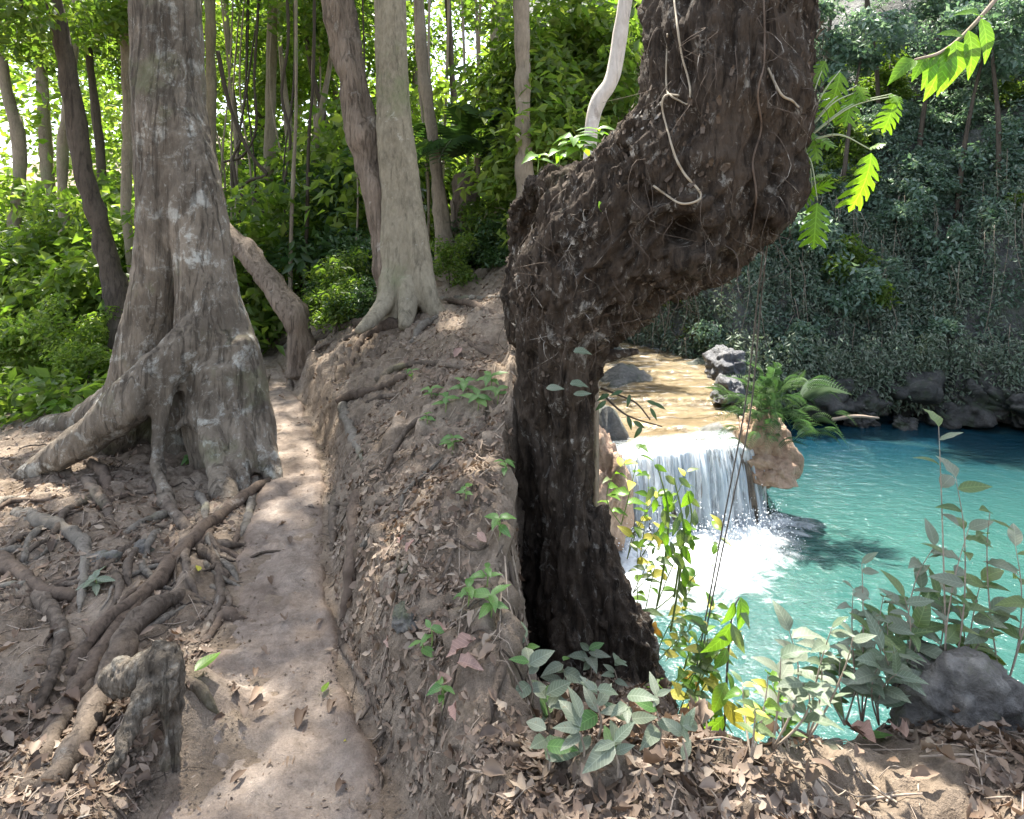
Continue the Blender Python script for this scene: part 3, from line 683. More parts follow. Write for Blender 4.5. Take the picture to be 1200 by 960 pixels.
V, Fc = px_tube([(345, -380, D+.3, 12), (392, -20, D+.2, 14), (411, 80, D+.15, 15), (424, 150, D+.1, 15), (440, 230, D+.05, 14), (452, 300, D, 13), (458, 350, D, 14)], n=20, m=70, amp=.3, lobes=4); part('second_trunk', V, Fc, M['bark_rough'], tw)
add_crown(tw, (-2.4, 7.2, 7.6), (2.3, 2.4, 1.8), 20, 190, .15, 'leaf_bg', 21, P(452, -400, D), 'bark_twin', .09)
TR = [[(440, 372, 6), (418, 380, 5), (398, 388, 5), (370, 402, 5), (345, 412, 4), (340, 440, 3), (344, 466, 3)],
      [(478, 378, 7), (455, 384, 7), (430, 395, 6), (418, 412, 4), (410, 430, 3)],
      [(450, 378, 5), (425, 390, 4), (402, 402, 4), (393, 425, 3), (390, 452, 3)],
      [(512, 372, 5), (495, 385, 5), (482, 398, 4)], [(436, 376, 4), (400, 384, 4), (360, 396, 4), (330, 404, 4), (322, 415, 3)],
      [(398, 468, 5), (422, 462, 6), (450, 455, 5), (470, 444, 4), (480, 436, 3)],
      [(440, 444, 3), (462, 434, 4), (490, 428, 4), (520, 430, 4), (556, 434, 3), (592, 432, 3)],
      [(402, 474, 6), (405, 490, 6), (412, 510, 6), (426, 532, 7)],
      [(395, 574, 6), (393, 590, 7), (392, 620, 6), (390, 650, 4)],
      [(420, 578, 8), (417, 610, 9), (414, 650, 9), (410, 690, 9), (402, 725, 6)],
      [(425, 545, 3), (448, 555, 3), (466, 520, 3), (490, 494, 3), (520, 490, 2)],
      [(425, 640, 4), (440, 622, 4), (468, 606, 3), (474, 580, 3), (500, 556, 3), (518, 535, 2)],
      [(392, 726, 3), (398, 750, 4), (415, 780, 4), (428, 800, 5), (446, 840, 4), (462, 872, 4)],
      [(395, 740, 4), (408, 765, 4), (424, 790, 4), (428, 806, 3)],
      [(590, 778, 5), (580, 812, 6), (572, 850, 6), (566, 880, 5)], [(500, 350, 4), (540, 352, 4), (565, 352, 3), (592, 345, 3)],
      [(385, 588, 2), (408, 592, 3), (440, 590, 3), (462, 592, 2)], [(520, 350, 3), (556, 360, 4), (592, 372, 4)],
      [(352, 420, 3), (372, 410, 3), (395, 396, 3)], [(330, 408, 3), (352, 402, 4), (380, 398, 3)],
      [(430, 470, 3), (448, 466, 3), (466, 462, 2)], [(545, 396, 3), (560, 410, 3), (585, 418, 3)],
      [(512, 690, 2), (530, 650, 2), (534, 620, 2), (540, 590, 2)], [(514, 690, 2), (524, 712, 2), (532, 732, 2)]]
for k, L in enumerate(TR): groot(tw, L, ('root', 'root_dark', 'root', 'root_grey')[k % 4] if k != 7 else 'root_grey', .3)
fine_roots(tw, 70, (325, 600), (1.5, 6.3), lambda X, d: X > trail_c(d)+trail_w(d)*1.1, 52, lambda X, d: math.atan2(d-6.3, X+1.1))

# ---------------------------------------------------------------- other trunks in the wood
def where(x):
    for a, t in ((95, 'beyond the dark leaning trunk'), (235, 'behind the buttressed tree'), (300, 'behind the leaning trunk'), (350, 'where the trail ends'), (440, 'left of the twin trunks'), (530, 'right of the twin trunks'), (9999, 'round the pale trunk above the bank')):
        if x < a: return t
def px_tree(name, label, L, mat, crown=None, seed=0, lobes=0, amp=.25, flare=True, cat='tree', group=None, cmat='leaf_bg', leaf=.13):
    g = P(*L[-1][:3]); z = gz(g[0], g[1]); t = thing(name, label, cat, (g[0], g[1], z), group)
    A = [P(*a[:3]) for a in L]; r = [a[3]/F*a[2] for a in L]
    if A[-1][2] > z-.05: A.append(np.array([A[-1][0], A[-1][1], z-.1])); r.append(r[-1]*(1.5 if flare else 1.1))
    V, Fc = tube(A, r, n=12, m=46, amp=amp, freq=5, lobes=lobes, seed=seed); part('trunk', V, Fc, M[mat], t)
    if crown:
        c, ext, ncl, per = crown; add_crown(t, c, ext, ncl, per, leaf, cmat, 100+seed, A[0], mat, r[0]*.7)
    return t
px_tree('leaning_trunk', 'flaky brown trunk leaning across the trail behind the buttressed tree', [(215, 225, 7.2, 10), (262, 273, 7.2, 11), (290, 300, 7.1, 12), (320, 335, 7.0, 12), (345, 372, 6.9, 13), (352, 400, 6.9, 13)], 'bark_rough', None, 1, 3, .35, cat='tree trunk')
px_tree('slender_tree', 'straight pale slender tree rising right behind the buttressed trunk', [(243, -300, 10, 5), (246, 0, 10, 6), (247, 120, 10, 6), (248, 220, 10, 7), (250, 330, 10, 9)], 'bark_thin', ((-4.6, 10, 7.4), (2, 2, 1.5), 14, 200), 2)
px_tree('slender_tree', 'bent grey slender tree with a wide foot where the trail ends', [(318, -300, 12, 5), (319, 0, 12, 6), (317, 120, 12, 6), (315, 200, 12, 7), (306, 270, 12, 7), (296, 320, 12, 9), (290, 352, 12, 17)], 'bark_thin', ((-4.6, 12.4, 8.), (2.4, 2.2, 1.6), 16, 200), 3, amp=.15)
px_tree('slender_tree', 'brown slender tree left of the buttressed trunk with a twisted foot', [(143, -200, 9, 5), (148, 60, 9, 6), (150, 160, 9, 6), (148, 240, 9, 6), (153, 300, 9, 6), (161, 345, 9, 9), (168, 372, 9, 11)], 'bark_thin', ((-5.6, 8.6, 5.3), (1.8, 2, 1.5), 20, 220), 4)
px_tree('dark_tree', 'dark rough-barked trunk leaning right in the bushes beside the buttressed tree', [(40, -120, 8, 9), (75, 60, 8, 10), (98, 200, 8, 11), (115, 260, 8, 11), (129, 310, 8, 12), (140, 360, 8, 13), (146, 390, 8, 15)], 'bark_dark', ((-6.4, 7.6, 4.9), (1.8, 1.8, 1.4), 24, 220), 5)
px_tree('slender_tree', 'thin curving tree just right of the twin-trunked tree', [(480, -250, 7.6, 6), (492, 40, 7.6, 6), (500, 110, 7.6, 6), (508, 170, 7.6, 6), (514, 230, 7.6, 7), (522, 290, 7.6, 12), (528, 335, 7.6, 18)], 'bark_thin', ((-.9, 8.2, 6.6), (1.6, 1.8, 1.4), 14, 200), 6, 3)
px_tree('broken_trunk', 'orange-brown broken trunk stub standing among bushes on the bank', [(546, 205, 7.9, 13), (545, 225, 7.9, 15), (541, 270, 7.9, 14), (538, 320, 7.9, 16), (537, 350, 7.9, 20)], 'bark_rough', None, 7, 3, .5, cat='tree trunk')
px_tree('pale_tree', 'pale grey trunk behind bushes at the upper end of the bank', [(588, -250, 9, 10), (585, 60, 9, 11), (583, 150, 9, 12), (580, 240, 9, 13), (578, 330, 9, 15)], 'bark_twin', ((-.4, 9.4, 7), (1.8, 2, 1.5), 16, 200), 8)
THIN = [(365, 11, 4, -6), (345, 14, 3.5, 4), (385, 12, 3, 6), (432, 13, 4, -4), (280, 15, 4, 3), (335, 17, 5, -3), (405, 16, 4, 5), (560, 10, 3, -5), (120, 13, 5, 4), (70, 11, 6, -4), (20, 12, 7, 5), (-30, 14, 8, 2), (170, 16, 5, 3), (355, 20, 5, 2), (300, 20, 5, -2), (60, 18, 7, 3), (228, 18, 5, 2), (540, 12, 4, 3), (480, 15, 4, -2), (375, 15, 2.5, 3)]
proto = [crown_mesh('crown', 300+k, (1.7, 1.7, 2.2), 24, 150, .16, M[m], droop=.3)[0] for k, m in enumerate(('leaf_bg', 'leaf_sun', 'leaf_bg'))]
for k, (x, d, r, ln) in enumerate(THIN):
    zb = gz((x-HX)/F*d, d); yb = HY-(zb-EYE)/d*F
    t = px_tree('sapling', f"{'dark' if k % 3 == 2 else 'pale'} thin {'leaning' if abs(ln) > 3 else 'upright'} sapling {where(x)}", [(x-ln*8, -150, d, r*.7), (x-ln*4, 60, d, r*.85), (x+random.uniform(-6, 6), 180, d, r), (x+random.uniform(-5, 5), 280, d, r), (x, yb+2, d, r*1.4)], ('bark_thin', 'bark_dark')[k % 3 == 2], None, 20+k, group='saplings in the background wood')
    if k % 2 and d < 15: continue
    c = P(x-ln*4, -60 if d < 15 else 20, d); o = link('crown', proto[k % 3], t, Vector(c)-Vector(t.location)); o.rotation_euler.z = k
    
# lianas
def vine(label, L, mat, group=None, name='liana', cat='vine', n=6, m=70, amp=.2):
    V, Fc = px_tube(L, n=n, m=m, amp=amp, freq=6); return single(name, V, Fc, M[mat], label, cat, group)
vine('long thin liana hanging straight down beside the trail end', [(368, -200, 9, 2), (368, 60, 9, 2), (362, 160, 9, 2), (360, 250, 9, 2.2), (357, 340, 9, 2.4), (356, 372, 9, 2.4)], 'dark_twig')
vine('slightly wavy liana hanging near the leaning trunk', [(345, -200, 8.6, 2), (347, 100, 8.6, 2), (344, 200, 8.6, 2.4), (341, 280, 8.6, 2.4), (340, 372, 8.6, 2.6)], 'bark_thin')
vine('looping liana tangled round the bent slender tree', [(255, 60, 9.5, 2.5), (268, 120, 9.5, 2.5), (285, 165, 9.5, 2.5), (300, 190, 9.5, 2.2), (312, 205, 9.5, 2), (292, 212, 9.5, 2), (275, 225, 9.5, 2), (272, 190, 9.5, 2), (282, 165, 9.5, 2)], 'dark_twig')
vine('looping liana hooked beneath the tangle by the bent tree', [(273, 190, 9.3, 1.8), (280, 225, 9.3, 1.8), (300, 235, 9.3, 2), (312, 250, 9.3, 2), (325, 240, 9.3, 2), (334, 210, 9.3, 1.8), (340, 160, 9.3, 1.8), (330, 110, 9.3, 1.8), (338, 40, 9.3, 1.8), (332, -60, 9.3, 1.8)], 'dark_twig')
vine('thin liana crossing between slender trees behind the leaning trunk', [(262, 190, 9.8, 1.5), (285, 182, 9.8, 1.5), (300, 150, 9.8, 1.5), (298, 90, 9.8, 1.5), (302, 20, 9.8, 1.5), (304, -80, 9.8, 1.5)], 'dark_twig')
for k, (a, b_) in enumerate(((505, 520), (488, 500), (540, 548), (556, 552), (565, 570), (492, 505), (527, 520))):
    vine('pale thin stem in the thicket right of the twin trunks', [(a, -60, 8.4+k*.2, 1.6), (a+random.uniform(-6, 6), 90, 8.4+k*.2, 1.6), (b_+random.uniform(-6, 6), 220, 8.4+k*.2, 1.6), (b_, 345, 8.4+k*.2, 2)], 'twig', 'stems in the thicket')
random.seed(19)
for k in range(16):
    x = random.uniform(255, 435); d = random.uniform(8.5, 13); g_ = HY-(gz((x-HX)/F*d, d)-EYE)/d*F
    vine('hair-thin hanging vine in the gap between the big trees', [(x+random.gauss(0, 14), -80, d, 1.1), (x+random.gauss(0, 9), 90, d, 1.1), (x+random.gauss(0, 6), 210, d, 1.2), (x+random.gauss(0, 5), g_-4, d, 1.3)], random.choice(('dark_twig', 'twig')), 'hanging vines between the big trees', n=4, m=30)
# tangle at the trail's end
e = on_ground(308, 400); tg = thing('root_tangle', 'dark upturned root tangle lying at the far end of the trail', 'root', e)
for k in range(14):
    a = e+np.array([random.gauss(0, .12), random.gauss(0, .1), random.uniform(0, .1)]); q = a+np.array([random.gauss(0, .35), random.gauss(0, .2), random.uniform(.0, .5)])
    V, Fc = tube([a, (a+q)/2+np.array([random.gauss(0, .1), 0, random.gauss(0, .1)]), q], [.075, .06, .02], n=7, m=10, amp=.3, freq=5); part('root', V, Fc, M['bark_dark'], tg)

# ---------------------------------------------------------------- forest undergrowth
SH = []
for k in range(5):
    mt = ('leaf_bg', 'leaf_sun', 'leaf_bg', 'leaf_dark', 'leaf_sun')[k]
    SH.append(crown_mesh('foliage', 400+k, (.75, .75, .8), 18, 110, .115, M[mt], shell=.2, droop=.35, cr=.5)[0])
def shrub_at(x, y, s, k, name, label, group, zoff=0):
    z = gz(x, y); t = thing(name, label, 'shrub', (x, y, z), group)
    o = link('foliage', SH[k], t, (0, 0, .62*s+zoff)); o.scale = (s, s, s); o.rotation_euler.z = random.uniform(0, 6)
    V, Fc = tube([(x, y, z-.05), (x+random.gauss(0, .05), y, z+.4*s), (x+random.gauss(0, .1), y, z+.9*s)], [.025*s, .02*s, .006], n=5, m=6); part('stem', V, Fc, M['dark_twig'], t)
    return t
TONE = ('mid-green', 'sunlit yellow-green', 'glossy green', 'dark green', 'pale sunlit')
random.seed(3)
for k in range(95):
    d = random.choice((9.5, 11, 12.5, 14, 16, 18))+random.uniform(-.7, .7); x = random.uniform(-60, 598)
    if abs(x-306) < 22 and d < 13: continue
    X = (x-HX)/F*d
    if abs(X-trail_c(d)) < .5: continue
    kk = random.randrange(5); sz = random.uniform(.7, 1.5)
    shrub_at(X, d, sz*(.8+d/25), kk, 'understory_shrub', f"{'tall' if sz > 1.1 else 'low'} {TONE[kk]} understory shrub {where(x)}", 'understory shrubs in the background wood')
for x, y, s, k in ((100, 452, .42, 1), (128, 432, .5, 4), (110, 410, .6, 1), (60, 440, .6, 4), (20, 455, .7, 1), (140, 405, .5, 4), (80, 390, .8, 0), (30, 400, .9, 1)):
    p = on_ground(x, y); shrub_at(p[0], p[1], s, k, 'low_shrub', 'low bright yellow-green shrub at the foot of the buttressed tree', 'bright shrubs behind the buttress roots')
for x, y, s, k in ((505, 345, .35, 3), (550, 342, .45, 3), (585, 335, .5, 3), (530, 340, .4, 0), (425, 362, .4, 3), (400, 370, .42, 0), (375, 378, .4, 3), (568, 330, .6, 2), (610, 320, .6, 3), (410, 352, .6, 3), (385, 350, .6, 0)):
    X = (x-HX)/F*7.2; shrub_at(X, 7.2+random.uniform(-.3, .8), s, k, 'bank_shrub', 'dark green shrub along the top of the root-covered bank', 'dark shrubs along the bank top')
# ground cover of the wood
r_ = np.random.default_rng(15); n_ = 30000; dd = np.exp(r_.uniform(np.log(5.6), np.log(26), n_)); XX = (r_.uniform(-250, 596, n_)-HX)/F*dd
kp = (np.abs(XX-trail_c(dd)) > trail_w(dd)+.25) & ((dd > 7.6) | (XX < trail_c(dd)-.9)) & (np.hypot(XX+2.3, dd-4.8) > 1.2) & (fbm(np.column_stack([XX, dd, XX*0]), 3) > -.35)
XX, dd = XX[kp], dd[kp]; C = np.column_stack([XX, dd, Hgt(XX, dd)+.03+r_.random(len(XX))**2*.3])
V, Fc, rn = leaf_cloud(C, .13, .7, .5, .1, 16); struct('forest_ground_cover', V, Fc, M['leaf_bg'], kind='stuff', smooth=False, attr={'rnd': rn}, label='low green ground cover on the forest floor', category='ground cover')
# palm fronds in the thicket
def frond_mesh(name, mat, n=16, L=1., w_=.28, droop=.5, asp=.13):
    V, Fc = [], []
    for i in range(n):
        t = .12+.88*i/(n-1); x = t; z = .35*math.sin(t*2.2)-droop*t*t
        ln = w_*math.sin(math.pi*(.12+.85*t))**.7
        for s in (1, -1):
            k = len(V); dx = ln*.55
            V += [(x-.012, 0, z), (x+dx*.5-asp*ln*.6, s*ln*.5, z-.04*ln), (x+dx, s*ln, z-.35*ln), (x+dx*.5+asp*ln*.6, s*ln*.5, z-.04*ln)]
            Fc += [(k, k+1, k+2), (k, k+2, k+3)]
    k = len(V); m = 10
    for i in range(m):
        t = i/(m-1); z = .35*math.sin(t*2.2)-droop*t*t; V += [(t, .008*(1-t)+.002, z), (t, -.008*(1-t)-.002, z)]
    for i in range(m-1): Fc.append((k+2*i, k+2*i+1, k+2*i+3, k+2*i+2))
    return mesh(name, V, Fc, mat, False)
LM['fern'] = [frond_mesh('frond', M['fern'], 18, 1, .26, d) for d in (.4, .7, 1.)]
LM['fern_pale'] = [frond_mesh('pale_frond', M['fern_pale'], 24, 1, .36, .9)]
LM['palm'] = [frond_mesh('palm_frond', M['leaf_dark'], 20, 1, .4, d, .1) for d in (.5, .9)]
pt = thing('thicket_palm', 'dark green feathery palm in the thicket above the bank', 'palm', (-.45, 8, gz(-.45, 8)))
V, Fc = tube([(-.45, 8, gz(-.45, 8)-.1), (-.42, 8, 1.9), (-.4, 7.9, 2.5)], [.05, .04, .03], n=7, m=8); part('stem', V, Fc, M['bark_thin'], pt)
for k in range(15):
    a = k*2.4; put_leaf(pt, 'palm', (-.4, 7.9, 2.45), (math.cos(a), math.sin(a), random.uniform(.0, .9)), (0, 0, 1), random.uniform(.8, 1.15), 'frond')
# far wall of the wood, too far to tell apart
N_ = 52000; r_ = np.random.default_rng(5)
px__ = r_.uniform(-200, 640, N_); dd = r_.uniform(17, 28, N_); XX = (px__-HX)/F*dd; base = Hgt(XX, dd, False)
zz = base+r_.random(N_)*(6+.2*(dd-17))
q_ = fbm(np.column_stack([XX*.55, dd*.55, zz*.6]), 3); kp = q_ > .02
C = np.column_stack([XX, dd, zz])[kp]
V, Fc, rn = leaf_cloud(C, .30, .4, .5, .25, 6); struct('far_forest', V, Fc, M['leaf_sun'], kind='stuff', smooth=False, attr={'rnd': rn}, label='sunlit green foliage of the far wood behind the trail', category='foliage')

# ---------------------------------------------------------------- arched tree above the gorge
at_ = thing('arched_tree', 'huge dark rough-barked tree trunk arching over the view of the waterfall', 'tree', (.3, 3.05, -.3))
pieces = [px_tube(L, n=26, m=50) for L in (
    [(712, 900, 2.85, 70), (700, 800, 2.98, 56), (682, 720, 3.02, 46), (666, 620, 3.05, 32), (660, 520, 3.05, 30), (660, 440, 3.02, 38), (674, 375, 3.0, 56), (718, 302, 2.95, 86), (780, 244, 2.9, 102), (824, 188, 2.85, 104), (846, 120, 2.82, 98), (853, 20, 2.85, 92), (852, -140, 2.95, 84), (835, -420, 3.2, 64)],
    [(632, 900, 3.1, 26), (634, 780, 3.2, 26), (632, 640, 3.25, 22), (631, 500, 3.2, 24), (636, 420, 3.1, 32), (652, 340, 3.05, 48), (690, 280, 3.0, 62), (740, 230, 2.95, 70)],
    [(690, 600, 3.0, 16), (706, 680, 2.95, 28), (728, 745, 2.88, 34), (750, 805, 2.78, 32), (772, 880, 2.65, 22)],
    [(676, 560, 2.95, 11), (672, 660, 2.92, 15), (670, 730, 2.86, 20), (664, 790, 2.75, 18), (650, 850, 2.6, 10)],
    [(668, 350, 2.9, 18), (676, 450, 2.88, 13), (676, 560, 2.93, 9)],
    [(735, 220, 2.75, 34), (690, 214, 2.95, 26), (652, 214, 3.2, 20), (626, 226, 3.5, 17), (613, 262, 3.7, 15), (610, 320, 3.8, 15), (608, 400, 3.8, 15)],
    [(870, 250, 2.7, 50), (890, 215, 2.72, 46), (900, 150, 2.75, 40), (896, 60, 2.8, 36)],
    [(775, 258, 2.62, 17), (790, 240, 2.56, 20), (815, 240, 2.54, 21), (832, 262, 2.55, 20), (826, 290, 2.58, 18), (800, 298, 2.6, 16), (778, 284, 2.62, 15), (775, 258, 2.62, 15)],
    [(740, 150, 2.72, 22), (770, 190, 2.62, 24), (790, 225, 2.56, 16)])]
V, N, Fq = weld(pieces, .0102, 4)
sp0 = spline(np.array([P(a, b_, d_) for a, b_, d_ in ((712, 900, 2.85), (700, 800, 2.98), (682, 720, 3.02), (666, 620, 3.05), (660, 520, 3.05), (660, 440, 3.02), (674, 375, 3.0), (718, 302, 2.95), (780, 244, 2.9), (824, 188, 2.85), (846, 120, 2.82), (853, 20, 2.85), (852, -140, 2.95), (835, -420, 3.2))]), 260)
tn = np.gradient(sp0, axis=0); tn /= np.linalg.norm(tn, axis=1)[:, None]; al = np.concatenate([[0], np.cumsum(np.linalg.norm(np.diff(sp0, axis=0), axis=1))])
ix = np.concatenate([np.argmin(((c[:, None]-sp0[None])**2).sum(-1), 1) for c in np.array_split(V, max(1, len(V)//4000))])
rv = V-sp0[ix]; along = al[ix]+(rv*tn[ix]).sum(1); yv = np.array([0, 1., 0]); w_a = yv-tn[ix]*(tn[ix]*yv).sum(1)[:, None]; w_b = np.cross(tn[ix], w_a); ang = np.arctan2((rv*w_b).sum(1), (rv*w_a).sum(1)); rad_ = np.linalg.norm(rv, axis=1)
fc_ = np.column_stack([np.cos(ang)*rad_*13, np.sin(ang)*rad_*13, along*2.6]); fw = vnoise(V*5)*.5
fis = .30-np.abs(fbm(fc_+fw[:, None], 3)); fis2 = .3-np.abs(fbm(fc_*np.array([2.4, 2.4, 1.8])+7, 2))
V = V+N*(fis*.055+fis2*.022)[:, None]
rid = np.abs(fbm(V*np.array([9, 9, 5])+3, 3)); V = V+N*((fbm(V*4.2, 3)*.034+(.3-rid)*.018+fbm(V*np.array([17, 17, 10]), 3)*.010)*(.35+.65*ss(.7, 1.5, V[:, 2]))+fbm(V*np.array([30, 30, 5]), 3)*.018*ss(1.3, .6, V[:, 2])+fbm(V*np.array([44, 44, 24]), 2)*.007)[:, None]
for hx, hy, hr, hd in ((800, 270, .05, .11), (768, 232, .03, .05), (850, 300, .03, .05), (655, 300, .04, .06), (690, 255, .03, .04)):
    hp = P(hx, hy, 2.55); q = np.hypot(V[:, 0]/V[:, 1]-hp[0]/hp[1], (V[:, 2]-EYE)/V[:, 1]-(hp[2]-EYE)/hp[1])*2.6
    V[:, 1] += np.where(V[:, 1] < 2.85, hd*np.exp(-(q/hr)**4), 0)
part('trunk', V, Fq, M['bark_arch'], at_)
from mathutils.bvhtree import BVHTree
_bv = BVHTree.FromPolygons(V.tolist(), Fq.tolist())
def snap(L, off=.012):                                  # lay a vine on the bark it crosses
    out = []
    for x, y, d, r in L:
        dr = Vector(((x-HX)/F, 1, (HY-y)/F)); h = _bv.ray_cast(Vector((0, 0, EYE)), dr.normalized())
        out.append((x, y, (h[0].y if h[0] else d)-off, r))
    return out
def dens(L, k=4):
    A = np.array(L, float); return [tuple(q) for q in spline(A, (len(A)-1)*k+1)]
# curled bark flakes over the trunk
sel = rng.choice(len(V), 11000, replace=False); sel = sel[(V[sel, 2] < 4) & (rng.random(len(sel)) < .12+.6*ss(.7, 1.6, V[sel, 2]))]
keepf = fbm(V[sel]*3.1+7, 3) > -.25; sel = sel[keepf]
Cc, Nn = V[sel], N[sel]; ax = np.cross(Nn, np.cross(np.array([[.35, 0, 1.]]), Nn))+rng.normal(size=Cc.shape)*.35; ax /= np.linalg.norm(ax, axis=1)[:, None]+1e-9
sd_ = np.cross(Nn, ax); L = (.008+.035*rng.random(len(Cc))**2.2)[:, None]; Wd = L*rng.uniform(.25, .6, len(Cc))[:, None]
Vf = np.stack([Cc-ax*L*.5-sd_*Wd*.5+Nn*.008, Cc-ax*L*.5+sd_*Wd*.5+Nn*.008, Cc+ax*L*.2+sd_*Wd*.6+Nn*.012, Cc+ax*L*.5+Nn*(L*.45+.012), Cc+ax*L*.2-sd_*Wd*.6+Nn*.016], 1).reshape(-1, 3)
Ff = (np.array([[0, 1, 2, 4]])+np.arange(len(Cc))[:, None]*5); Ff2 = (np.array([[4, 2, 3, 3]])+np.arange(len(Cc))[:, None]*5)[:, :3]
part('bark_flakes', Vf, [tuple(f) for f in Ff.tolist()]+[tuple(f) for f in Ff2.tolist()], M['flake'], at_, kind='stuff', smooth=False)
# hanging rootlets, thin as string
tb = []
cand = V[(V[:, 1] < 3.05) & (V[:, 2] > 1.1) & (V[:, 2] < 2.6) & (N[:, 1] < -.2)]; cn = N[(V[:, 1] < 3.05) & (V[:, 2] > 1.1) & (V[:, 2] < 2.6) & (N[:, 1] < -.2)]
for k in range(130):
    i = rng.integers(len(cand)); p = cand[i]; nr = cn[i]; q = p+nr*.03; L = rng.uniform(.05, .26)
    pts = [p, q+np.array([rng.normal(0, .02), -.01, -.1*L]), q+np.array([rng.normal(0, .05), -.02, -.6*L]), q+np.array([rng.normal(0, .07), 0, -L])]
    tb.append(tube(pts, [.0016, .0016, .0013, .0007], n=3, m=9))
Vr, Fr = merge(tb); part('rootlets', Vr, Fr, M['flake'], at_, kind='stuff')
add_crown(at_, (3.0, 2.8, 6.8), (1.7, 1.7, 1.2), 18, 170, .16, 'leaf_bg', 31, P(835, -400, 3.2), 'bark_arch', .12)
vine('pale thin vine looped over the arched trunk above its knot', snap(dens([(782, 40, 2.5, 1.09), (781, 100, 2.46, 1.22), (786, 112, 2.46, 1.22), (796, 118, 2.46, 1.22), (806, 122, 2.46, 1.22), (809, 108, 2.46, 1.22), (806, 90, 2.46, 1.22), (798, 60, 2.5, 1.22), (790, 0, 2.5, 1.5)])), 'pale_twig', n=6, m=120)
vine('pale thin vine dropping in a hook across the dark knot', snap(dens([(796, 112, 2.45, 1.09), (780, 112, 2.45, 1.22), (776, 126, 2.45, 1.29), (783, 155, 2.44, 1.29), (792, 185, 2.42, 1.36), (803, 205, 2.4, 1.36), (818, 222, 2.39, 1.36), (821, 232, 2.39, 1.36), (810, 238, 2.39, 1.36), (796, 238, 2.4, 1.29), (780, 228, 2.42, 1.22), (766, 218, 2.46, 1.4)])), 'pale_twig')
vine('dark thin vine hanging down the right edge of the arched trunk', snap(dens([(893, -60, 2.42, 1.2), (896, 60, 2.42, 1.2), (888, 110, 2.42, 1.2), (892, 150, 2.42, 1.2), (882, 190, 2.42, 1.2), (886, 230, 2.45, 1.2), (878, 290, 2.5, .9)])), 'root_dark', m=90)
vine('fine pale rootlet branching at the upper right of the arched trunk', snap(dens([(900, 80, 2.45, 1.4), (915, 110, 2.45, 1.4), (928, 118, 2.47, 1.3), (936, 126, 2.5, 1)])), 'pale_twig')
# snapped limb stub under the arch
V, Fc = px_tube([(700, 420, 2.95, 8), (722, 416, 2.9, 6), (738, 413, 2.88, 5), (748, 412, 2.87, 3)], n=8, m=14, amp=.4, freq=12); part('branch', V, Fc, M['bark_arch'], at_)

# pale branch behind the arch and a tree trunk by the limb
px_tree('pale_branch_tree', 'pale pinkish bent branch rising behind the limb of the arched tree', [(742, -60, 5.4, 8), (724, 60, 5.4, 9), (716, 95, 5.4, 9), (702, 118, 5.4, 9), (694, 145, 5.4, 8), (690, 190, 5.4, 8), (672, 330, 5.4, 9)], 'white_branch', None, 40, 0, .1)
px_tree('mossy_trunk', 'short mossy trunk standing beyond the limb of the arched tree', [(611, -60, 6.5, 9), (612, 60, 6.5, 9), (613, 130, 6.5, 9), (615, 180, 6.5, 11), (616, 260, 6.5, 13)], 'bark_thin', None, 41)

# plants
def stem_path(base, tip, bow=.1, m=6):
    base, tip = np.array(base), np.array(tip); o = np.array([random.gauss(0, bow), random.gauss(0, bow*.5), 0])*np.linalg.norm(tip-base)
    return [base, base*.6+tip*.4+o*.7, base*.25+tip*.75+o*.6, tip]
def plant(name, label, base, stems, kind, size, nl=7, group=None, start=.35, stem='green_stem', r=.004, spread=.6, cat='plant', flip=None, wide=1.):
    """stems: list of tip points; leaves alternate along each stem"""
    t = thing(name, label, cat, base, group)
    for tip in stems:
        path = stem_path(base, tip); S = spline(np.array(path), 30)
        V, Fc = tube(path, [r, r*.85, r*.6, r*.35], n=5, m=12); st_ = part('stem', V, Fc, M[stem], t)
        ax = S[-1]-S[-6]; ax /= np.linalg.norm(ax)+1e-9
        for i in range(nl):
            f = start+(1-start)*(i+.5)/nl; p = S[min(29, int(f*29))]; a = i*2.4+random.uniform(-.5, .5)
            out = Vector((math.cos(a), math.sin(a), 0)); d = out*spread*1.2+Vector(ax)*.5+Vector((0, 0, random.uniform(-.35, .15)))
            kd = kind if isinstance(kind, str) else random.choice(kind)
            put_leaf(st_, kd, p, d, (random.gauss(0, .3), random.gauss(0, .3)-.35, 1), size*random.uniform(.7, 1.2)*(1.1-.3*f), wide=wide)
        kd = kind if isinstance(kind, str) else random.choice(kind)
        put_leaf(st_, kd, S[-1], Vector(ax)*.7+rand_unit()*.5, (0, -.5, 1), size*.85, wide=wide)
    return t
def rosette(label, x, y, n, size, kind='plant', group=None, h=.06, name='seedling'):
    p = on_ground(x, y) if not isinstance(x, tuple) else np.array(x)
    t = thing(name, label, 'plant', p, group)
    c = p+np.array([0, 0, h]); V, Fc = tube([p-np.array([0, 0, .02]), p*.5+c*.5+np.array([.005, 0, 0]), c], [.003, .0025, .002], n=5, m=5); st_ = part('stem', V, Fc, M['green_stem'], t)
    a0 = random.uniform(0, 6)
    for k in range(n):
        a = a0+k*6.283/n+random.uniform(-.35, .35)
        put_leaf(st_, kind, c-np.array([0, 0, h*.4*(k % 2)]), (math.cos(a), math.sin(a)-.25, random.uniform(-.1, .5)), (random.gauss(0, .2), -.35, 1), size*random.uniform(.7, 1.15))
    return t
random.seed(12)
for x, y, n, s in ((505, 470, 6, .10), (522, 482, 5, .12), (545, 462, 6, .13), (560, 478, 6, .14), (583, 470, 5, .12), (530, 528, 6, .10), (482, 445, 5, .08), (575, 455, 5, .12), (545, 590, 4, .07), (585, 630, 5, .08), (500, 500, 4, .07), (592, 560, 5, .09)):
    rosette('small green seedling rooted among dry leaves on the sloping bank', x, y, n, s*.72, 'plant', 'green seedlings on the bank')
